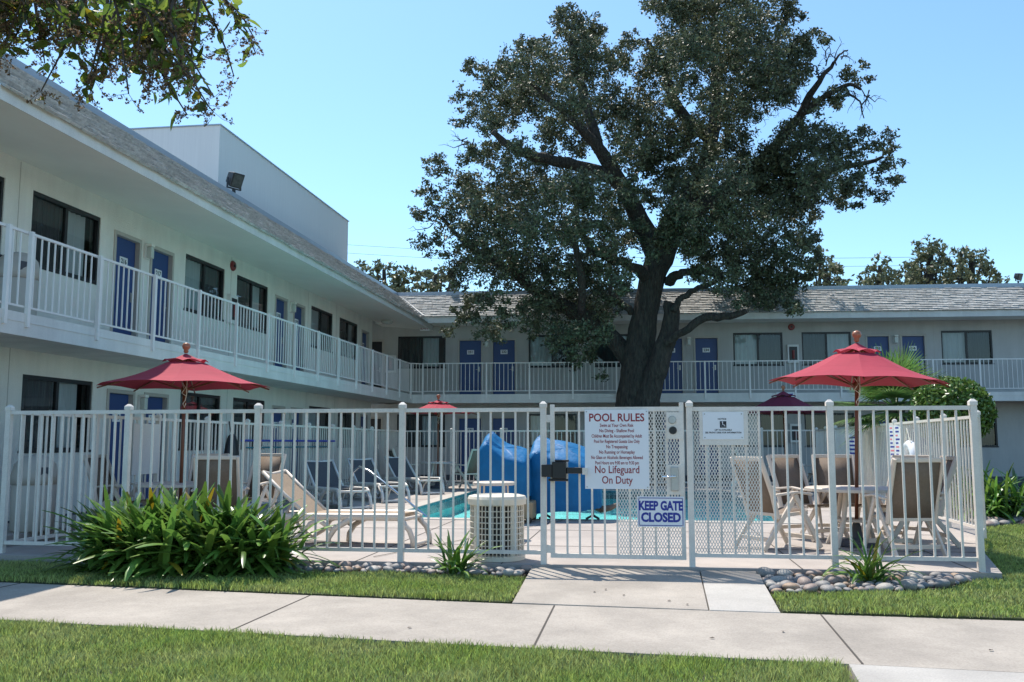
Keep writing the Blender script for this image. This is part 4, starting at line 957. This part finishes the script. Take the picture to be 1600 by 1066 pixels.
n = 9000; d = unit(n); rr = np.clip(rng.normal(.95, .055, n), .7, 1.08); P = d*rr[:, None]*np.array([.72, .72, .62]); P[:, 2] += 1.98; P = P[P[:, 2] > .1]
V, Ft = leaf_cards(P, .10, .055); np_mesh('foliage', V, Ft, 'hedge', hd)

# ------------------------------------------------------------------ trees
def branch(b, pts, Y, dY=None, n=9, wob=.0):
    P = []; rad = []
    for k, (x, y, r) in enumerate(pts):
        yy = Y+(dY[k] if dY else 0); p = at(x, y, yy); P.append(p); rad.append(r*yy/1450)
    # subdivide for smooth bends
    Q = []; rr = []
    for k in range(len(P)-1):
        for j in range(4):
            t = j/4; p0 = P[max(k-1, 0)]; p1, p2 = P[k], P[k+1]; p3 = P[min(k+2, len(P)-1)]
            Q.append(.5*((2*p1)+(-p0+p2)*t+(2*p0-5*p1+4*p2-p3)*t*t+(-p0+3*p1-3*p2+p3)*t**3)+rng.normal(0, wob, 3)); rr.append(rad[k]*(1-t)+rad[k+1]*t)
    Q.append(P[-1]); rr.append(rad[-1]); b.tube(Q, rr, n, jitter=.07); return Q
OY = 30.0
oak = thing('oak_tree', 'large dark green oak tree with forked trunk standing behind the pool', 'tree', tuple(at(1000, 750, OY)*np.array([1, 1, 0])))
ol = Vector(oak.location)
tb = MB()
branch(tb, [(994, 760, 52), (995, 690, 40), (996, 630, 34), (999, 580, 29), (1001, 540, 23), (1008, 490, 20), (1021, 430, 20), (1036, 395, 21), (1050, 345, 18)], OY, n=14)
LIMBS = [([(1030, 400, 20), (1000, 345, 15), (965, 280, 12), (930, 225, 9), (880, 175, 6), (830, 130, 3)], [0, -.6, -1.2, -1.8, -2.2, -2.5]),
         ([(965, 280, 12), (900, 258, 10), (850, 248, 9), (800, 230, 7), (770, 205, 4)], [-1.2, -1.8, -2.4, -3, -3.4]),
         ([(935, 230, 9), (915, 160, 8), (900, 100, 6), (890, 50, 3)], [-1.7, -1.2, -1, -.8]),
         ([(1048, 360, 18), (1088, 290, 14), (1112, 220, 11), (1120, 140, 8), (1112, 60, 6), (1130, -20, 3)], [0, .5, .9, 1.1, 1.2, 1.3]),
         ([(1112, 220, 10), (1060, 170, 9), (1040, 120, 6), (1010, 60, 3)], [.9, .5, 0, -.3]),
         ([(1052, 345, 16), (1130, 300, 11), (1200, 240, 9), (1248, 182, 7), (1272, 140, 5), (1303, 97, 2.6)], [0, .8, .4, -.6, -1.2, -1.5]),
         ([(1248, 182, 6), (1285, 153, 5), (1322, 134, 3.5), (1345, 140, 2)], [-.6, -1, -1.3, -1.5]),
         ([(1302, 100, 2.4), (1312, 85, 1.6), (1325, 78, 1)], [-1.5, -1.5, -1.5]), ([(1318, 136, 2.4), (1332, 150, 1.8), (1345, 162, 1.2), (1350, 185, .8)], [-1.3, -1.3, -1.4, -1.4]),
         ([(1130, 300, 9), (1230, 290, 7), (1310, 265, 5), (1380, 245, 2.5)], [.8, .6, .3, 0]),
         ([(1018, 440, 12), (985, 415, 8), (930, 395, 6), (900, 350, 5), (880, 340, 3)], [0, -1, -2, -2.6, -3]),
         ([(1000, 590, 18), (960, 530, 14), (905, 490, 13), (855, 468, 11), (800, 425, 7), (740, 390, 5), (690, 340, 3)], [0, .4, .2, -.2, -.6, -1, -1.2]),
         ([(908, 490, 6), (908, 430, 6), (895, 375, 5), (875, 345, 3)], [-1.2, -1.8, -2.2, -2.5]), ([(988, 488, 6), (958, 462, 4.5), (955, 430, 3)], [-.4, -1, -1.2]),
         ([(1004, 650, 20), (1022, 590, 18), (1038, 545, 15), (1047, 505, 13), (1050, 474, 12)], [-.5, -.6, -.7, -.8, -.8]),
         ([(1040, 535, 7), (1068, 518, 6), (1100, 498, 7), (1140, 494, 6), (1166, 486, 4)], [-1.1, -1.4, -1.6, -1.9, -2.1]), ([(1052, 485, 6), (1068, 465, 5), (1092, 450, 4), (1120, 440, 3)], [-1.2, -1.3, -1.4, -1.6]),
         ([(1045, 440, 9), (1062, 428, 7), (1090, 425, 5), (1130, 430, 4)], [0, -.6, -1, -1.4])]
for pts, dY in LIMBS: branch(tb, pts, OY, dY, 8, .02)
# fine bare twigs at the right and left edges
for k in range(40):
    x, y, a = random.choice([(1285, 122, -70), (1325, 132, 20), (1240, 175, -140), (1345, 145, 60), (735, 222, 170), (1200, 165, 40), (1303, 96, -60), (710, 412, 140), (1260, 160, 200), (690, 345, 190)])
    x += random.uniform(-14, 14); y += random.uniform(-8, 8); a = R(a+random.uniform(-60, 60)); l = random.uniform(10, 24)
    def fork(x, y, a, l, w, d):
        p1 = (x+l*.5*math.cos(a)+random.uniform(-2, 2), y+l*.5*math.sin(a)+random.uniform(-2, 2)); p2 = (x+l*math.cos(a+.2), y+l*math.sin(a+.2))
        branch(tb, [(x, y, w), (*p1, w*.8), (*p2, w*.5)], OY, [-1.2]*3, 4)
        if d:
            for q in (p1, p2): fork(*q, a+random.choice((-1, 1))*random.uniform(.4, 1.0), l*random.uniform(.45, .8), w*.55, d-1)
    fork(x, y, a, l, 1.1, 2)
tr = tb.build('trunk', 'bark', oak, smooth=True); tr.location = -ol
CL = [(1130, 15, 70), (1195, 25, 55), (1070, 20, 45), (1030, -5, 35), (1240, 20, 26), (893, 35, 30), (880, 22, 20), (925, 50, 28), (905, 75, 34), (742, 105, 20), (732, 92, 12), (765, 130, 34), (725, 155, 24), (718, 190, 18), (805, 105, 36), (828, 72, 26), (865, 105, 44),
      (925, 100, 40), (965, 92, 26), (985, 66, 18), (790, 170, 44), (840, 150, 46), (895, 160, 44), (760, 190, 26), (950, 165, 44), (1000, 175, 40), (1010, 115, 32), (1040, 80, 38), (1085, 85, 50), (1140, 90, 54), (1195, 85, 50), (1240, 70, 32), (1265, 62, 26), (1285, 68, 12), (1245, 105, 36), (1210, 130, 34),
      (1060, 135, 34), (1030, 215, 42), (985, 225, 42), (1075, 205, 36), (1120, 175, 46), (1170, 150, 46), (1225, 145, 22), (860, 205, 30), (905, 215, 32), (1145, 225, 40), (1330, 118, 18), (1350, 128, 14), (1318, 140, 16), (1300, 160, 16), (1270, 168, 14), (1345, 105, 9),
      (1240, 225, 44), (1290, 225, 40), (1330, 240, 38), (1375, 215, 22), (1395, 235, 18), (1385, 265, 26), (1408, 280, 14), (1350, 285, 26), (1320, 305, 24), (1290, 280, 40), (1235, 275, 44), (1190, 265, 46), (1370, 310, 16), (1335, 325, 14), (1355, 205, 14),
      (690, 268, 28), (672, 300, 24), (665, 330, 22), (700, 330, 40), (680, 375, 26), (650, 382, 10), (735, 300, 34), (760, 330, 44), (725, 370, 36), (790, 290, 34), (830, 300, 44), (880, 290, 44), (925, 300, 42), (965, 320, 36), (800, 350, 46), (850, 360, 46), (905, 355, 42), (950, 365, 36),
      (760, 400, 46), (725, 415, 28), (705, 400, 18), (810, 415, 46), (862, 425, 44), (910, 425, 42), (955, 405, 34), (985, 370, 26), (985, 290, 26), (770, 460, 34), (745, 478, 26), (715, 440, 16), (722, 500, 22), (705, 520, 12), (760, 505, 26), (800, 490, 30), (845, 480, 36), (895, 480, 38), (940, 470, 34), (970, 440, 22), (780, 525, 14), (830, 518, 18), (870, 525, 22), (905, 525, 28), (940, 520, 22), (900, 560, 18), (865, 550, 12), (925, 550, 14), (940, 590, 10),
      (770, 240, 26), (740, 235, 18), (810, 245, 30), (720, 255, 14), (850, 250, 26), (1090, 265, 48), (1060, 300, 34), (1140, 290, 50), (1100, 330, 46), (1160, 340, 48), (1210, 320, 46), (1255, 325, 34), (1080, 375, 34), (1125, 385, 44), (1180, 395, 46), (1230, 380, 40), (1265, 380, 20), (1090, 425, 22), (1130, 430, 34), (1175, 445, 34), (1215, 440, 36), (1250, 430, 26), (1275, 405, 16), (1235, 465, 18), (1240, 485, 12), (1200, 470, 20), (1160, 470, 14), (1020, 305, 22), (1035, 260, 34), (1000, 255, 26), (975, 455, 14)]
def clump_points(c, dens, Yc, spread, ctr, rad, ex=2.2):
    x, y, r = c; rel = min(1, math.hypot(x-ctr[0], y-ctr[1])/rad); dY = spread*math.sqrt(max(.05, 1-rel*rel))
    out = []
    reps = 2 if rel < .75 else 1
    for k in range(reps):
        yy = Yc+random.uniform(-1, 1)*dY*.5 + (dY*.5 if k else -dY*.4)
        p = at(x+random.uniform(-4, 4), y+random.uniform(-4, 4), yy); R_ = r*yy/1450*(.96 if ex < 2 else 1)
        n = int(dens*R_**ex)
        # leaves sit on sprays: small sub-blobs through the clump's volume
        ns = max(4, int(n/(34 if ex < 2 else 26))); S = unit(ns)*(rng.random(ns)**.40)[:, None]*R_*np.array([1, 1.15, .95]); sr = (R_*.10+.085) if ex < 2 else R_*.16+.09
        q = S[rng.integers(0, ns, n)] + rng.normal(0, 1, (n, 3))*sr*np.array([.62, .62, .5])
        out.append(p+q)
    return out
pts = []
random.seed(21)
for c in CL: pts += clump_points(c, 2000, OY, 5.0, (1030, 290), 400, 1.95)
for c in ((1042, 372, 24), (1064, 348, 28), (1022, 398, 13), (1078, 384, 26), (1050, 330, 26), (1000, 352, 15)): pts += clump_points(c, 2000, OY-2.3, .4, (1030, 290), 400, 1.95)
P = np.concatenate(pts)-np.array(ol)
V, Ft = leaf_cards(P, .122, .060); mi = (rng.random(len(P)) < .4).astype(np.int32).repeat(2)
np_mesh('crown', V, Ft, ['oak_leaf', 'oak_leaf2'], oak, mi)
def bg_tree(label, blobs, Y, leaf, dens, base, grp='trees beyond the motel roof'):
    o = thing('background_tree', label, 'tree', tuple(at(base, 700, Y)*np.array([1, 1, 0])), group=grp); l = np.array(o.location)
    b = MB(); p = at(base, blobs[0][1], Y); b.tube([(0, 0, -.2), (.1, 0, p[2]*.5), tuple(p-l)], [.35, .28, .1], 8, jitter=.1)
    for x, y, r in blobs: q = at(x, y, Y)-l; b.tube([(0.1, 0, q[2]*.6), tuple(q*np.array([.6, .6, .85])), tuple(q)], [.14, .08, .03], 5)
    b.build('trunk', 'bark', o)
    pp = []
    for c in blobs: pp += clump_points(c, dens, Y, 2.5, (base, 430), 200)
    V, Ft = leaf_cards(np.concatenate(pp)-l, leaf, leaf*.5); np_mesh('crown', V, Ft, 'oak_leaf2', o)
bg_tree('small green tree behind the back roof just right of the oak crown', [(1292, 420, 20), (1275, 430, 22), (1312, 432, 14), (1285, 450, 26), (1300, 405, 10), (1280, 395, 12)], 46, .26, 230, 1290)
bg_tree('low green tree behind the back roof, leftmost of the right hand group', [(1375, 415, 15), (1362, 435, 18), (1390, 432, 18), (1350, 442, 12), (1378, 450, 22), (1402, 445, 14)], 46, .26, 230, 1375)
bg_tree('rounded tree behind the back roof between two taller trees', [(1418, 430, 16), (1410, 445, 16), (1428, 442, 16), (1420, 415, 9)], 47, .26, 230, 1418)
bg_tree('tallest tree behind the back roof at the right', [(1450, 385, 17), (1438, 400, 16), (1468, 400, 18), (1445, 420, 24), (1470, 425, 22), (1432, 432, 18), (1460, 450, 30)], 48, .26, 230, 1455)
bg_tree('spiky topped tree behind the back roof beside the right floodlight', [(1500, 395, 12), (1515, 405, 16), (1495, 415, 18), (1535, 400, 12), (1530, 420, 20), (1505, 440, 24), (1550, 425, 14), (1560, 438, 12), (1540, 450, 18), (1485, 430, 14)], 48, .26, 230, 1520)
bg_tree('dark leafy tree behind the corner of the two wings', [(565, 422, 16), (590, 425, 22), (615, 435, 22), (635, 425, 14), (600, 450, 26), (640, 450, 24), (570, 440, 18), (625, 460, 26)], 47, .26, 230, 600)
bg_tree('leafy tree behind the back roof left of the oak crown', [(665, 430, 18), (690, 440, 20), (655, 445, 18), (680, 455, 24), (705, 430, 16), (690, 420, 12), (710, 455, 20)], 49, .26, 230, 680)

# tree whose branches hang into the upper left corner, trunk left of the frame
NY = 3.9
nr = thing('street_tree', 'tree branch with glossy leaves and seed clusters hanging into the upper left corner', 'tree', (-3.6, 2.6, -.12)); nl = np.array(nr.location)
b = MB(); root_top = at(-260, 20, 3.4)
b.tube([(0, 0, 0), (.05, .05, 1.2), tuple((root_top-nl)*np.array([.5, .5, .8])), tuple(root_top-nl)], [.13, .11, .09, .07], 10, jitter=.05)
ends = []
def twig(pts, Y, dY):
    q = branch_px(b, pts, Y, dY); ends.append(q); return q
def branch_px(b, pts, Y, dY):
    P = [at(x, y, Y+d)-nl for (x, y, r), d in zip(pts, dY)]; rr = [r*Y/1450 for _, _, r in pts]; b.tube(P, rr, 6, jitter=.08); return P
tops = []
branch_px(b, [(-260, 20, 26), (-120, -40, 18), (20, -60, 13), (160, -50, 10), (300, -40, 6), (380, -20, 3)], NY, [-.5, -.3, -.1, 0, .1, .1])
STEM = []
random.seed(5)
for k in range(88):
    x0 = random.uniform(-60, 335); y0 = random.uniform(-70, -25); L = float(np.interp(x0, [-60, 0, 70, 130, 190, 250, 320, 400], [60, 70, 95, 140, 170, 105, 140, 100]))*random.uniform(.35, 1)
    if x0 < 40: L *= .75
    a = random.uniform(-1.1, 1.2); pts = [(x0, y0, 3.2)]; x, y = x0, y0
    for j in range(4): x += a*L/4+random.uniform(-6, 6); y += L/4+random.uniform(0, 22); a += random.uniform(-.25, .25); pts.append((x, y, 2.6-.5*j))
    d = random.uniform(-.35, .45); STEM.append((branch_px(b, pts, NY, [d+random.uniform(-.04, .04) for _ in pts]), pts))
b.build('trunk', 'twig', nr)
P = []; PB = []; pan = MB()
for Q, pp in STEM:
    for a, c in zip(Q, Q[1:]):
        for k in range(4):
            t = random.random(); P.append(np.array(a)*(1-t)+np.array(c)*t+rng.normal(0, .022, 3))
    for c in Q[2:]:
        for k in range(3):                     # seed panicle: stalk, short side stalks, seeds at their tips
            c = np.array(c); d = unit(1)[0]*.8+np.array([0, 0, -.55]); d /= np.linalg.norm(d); L = random.uniform(.06, .13); e = c+d*L
            pan.tube([c, (c+e)/2+rng.normal(0, .005, 3), e], .0012, 3, cap=False)
            for q in range(9):
                t = .25+.75*q/8; b0 = c+d*L*t; v = unit(1)[0]*random.uniform(.010, .028)*(1.25-.7*t); pan.tube([b0, b0+v], .0008, 3, cap=False)
                PB.append(b0+v); PB.append(b0+v*.85+rng.normal(0, .004, 3)); PB.append(b0+v*1.1+rng.normal(0, .004, 3))
pan.build('seed_stalks', 'twig', nr)
def curved_leaves(P, length, width):
    n = len(P); d = unit(n); d[:, 2] -= .5; d /= np.linalg.norm(d, axis=1)[:, None]
    s_ = np.cross(d, unit(n)); s_ /= np.linalg.norm(s_, axis=1)[:, None]; nn = np.cross(s_, d)
    L = (length*rng.uniform(.55, 1.35, n))[:, None]; W = (width*rng.uniform(.7, 1.2, n))[:, None]; cu = rng.uniform(-.12, .3, n)[:, None]
    rows = [(0, .05), (.22, .40), (.48, .5), (.75, .33), (1.0, .02)]; V = []
    for t, w in rows:
        m = P+d*L*t-nn*L*cu*t*t
        V += [m-s_*W*w+nn*W*w*.45, m, m+s_*W*w+nn*W*w*.45]
    V = np.stack(V, 1).reshape(-1, 3); i = np.arange(n)*15; F = []
    for k in range(4):
        for q in (0, 1): F.append(np.stack([i+3*k+q, i+3*k+q+1, i+3*k+q+4, i+3*k+q+3], 1))
    return V, np.stack(F, 1).reshape(-1, 4)
P = np.array(P); V, Fq = curved_leaves(P, .074, .034); mi = (rng.random(len(P)) < .05).astype(np.int32).repeat(8)
np_mesh('crown', V, Fq, ['near_leaf', 'near_leaf_y'], nr, mi, smooth=True)
V, Ft = leaf_cards(np.array(PB), .013, .010); np_mesh('seed_clusters', V, Ft, 'berry', nr)

# ------------------------------------------------------------------ right hand side beyond the fence
struct(MB().prism([(7.6, 20.5), (30, 19), (30, 31.5), (7.6, 31.5)], -.21, -.13).build('parking_lot', 'asphalt'))
struct(MB().prism([(5.45, 20.5), (7.55, 20.5), (8.6, 31.9), (5.45, 31.9)], -.21, -.02).build('side_path', 'walk'))
struct(MB().prism([(-9, 28.6), (5.4, 28.6), (5.4, 33.5), (-9, 33.0)], -.21, -.06).build('back_walk', 'walk'))

lf = []
for k in range(9):
    x, y = random.choice([(-.6, 8.6), (.2, 8.3), (-3.2, 7.5), (.9, 7.1), (-1.6, 7.2), (2.2, 6.9)]); x += random.uniform(-.5, .5); y += random.uniform(-.25, .25)
    zz = (-.094+(y-8.0)/1.92*.072 if y > 8.05 and -1.1 < x < 1.1 else -.10)+.006
    b = MB().add([(-.022, 0, 0), (0, -.012, .006), (.026, 0, .002), (0, .013, .008)], [(0, 1, 2), (0, 2, 3)])
    o = tag(b.build('dry_leaf', 'twig'), 'small dry brown leaf lying on the pale concrete path', 'leaf', 'dry leaves on the concrete'); o.location = (x, y, zz); o.rotation_euler = (0, 0, random.uniform(0, 6.28))
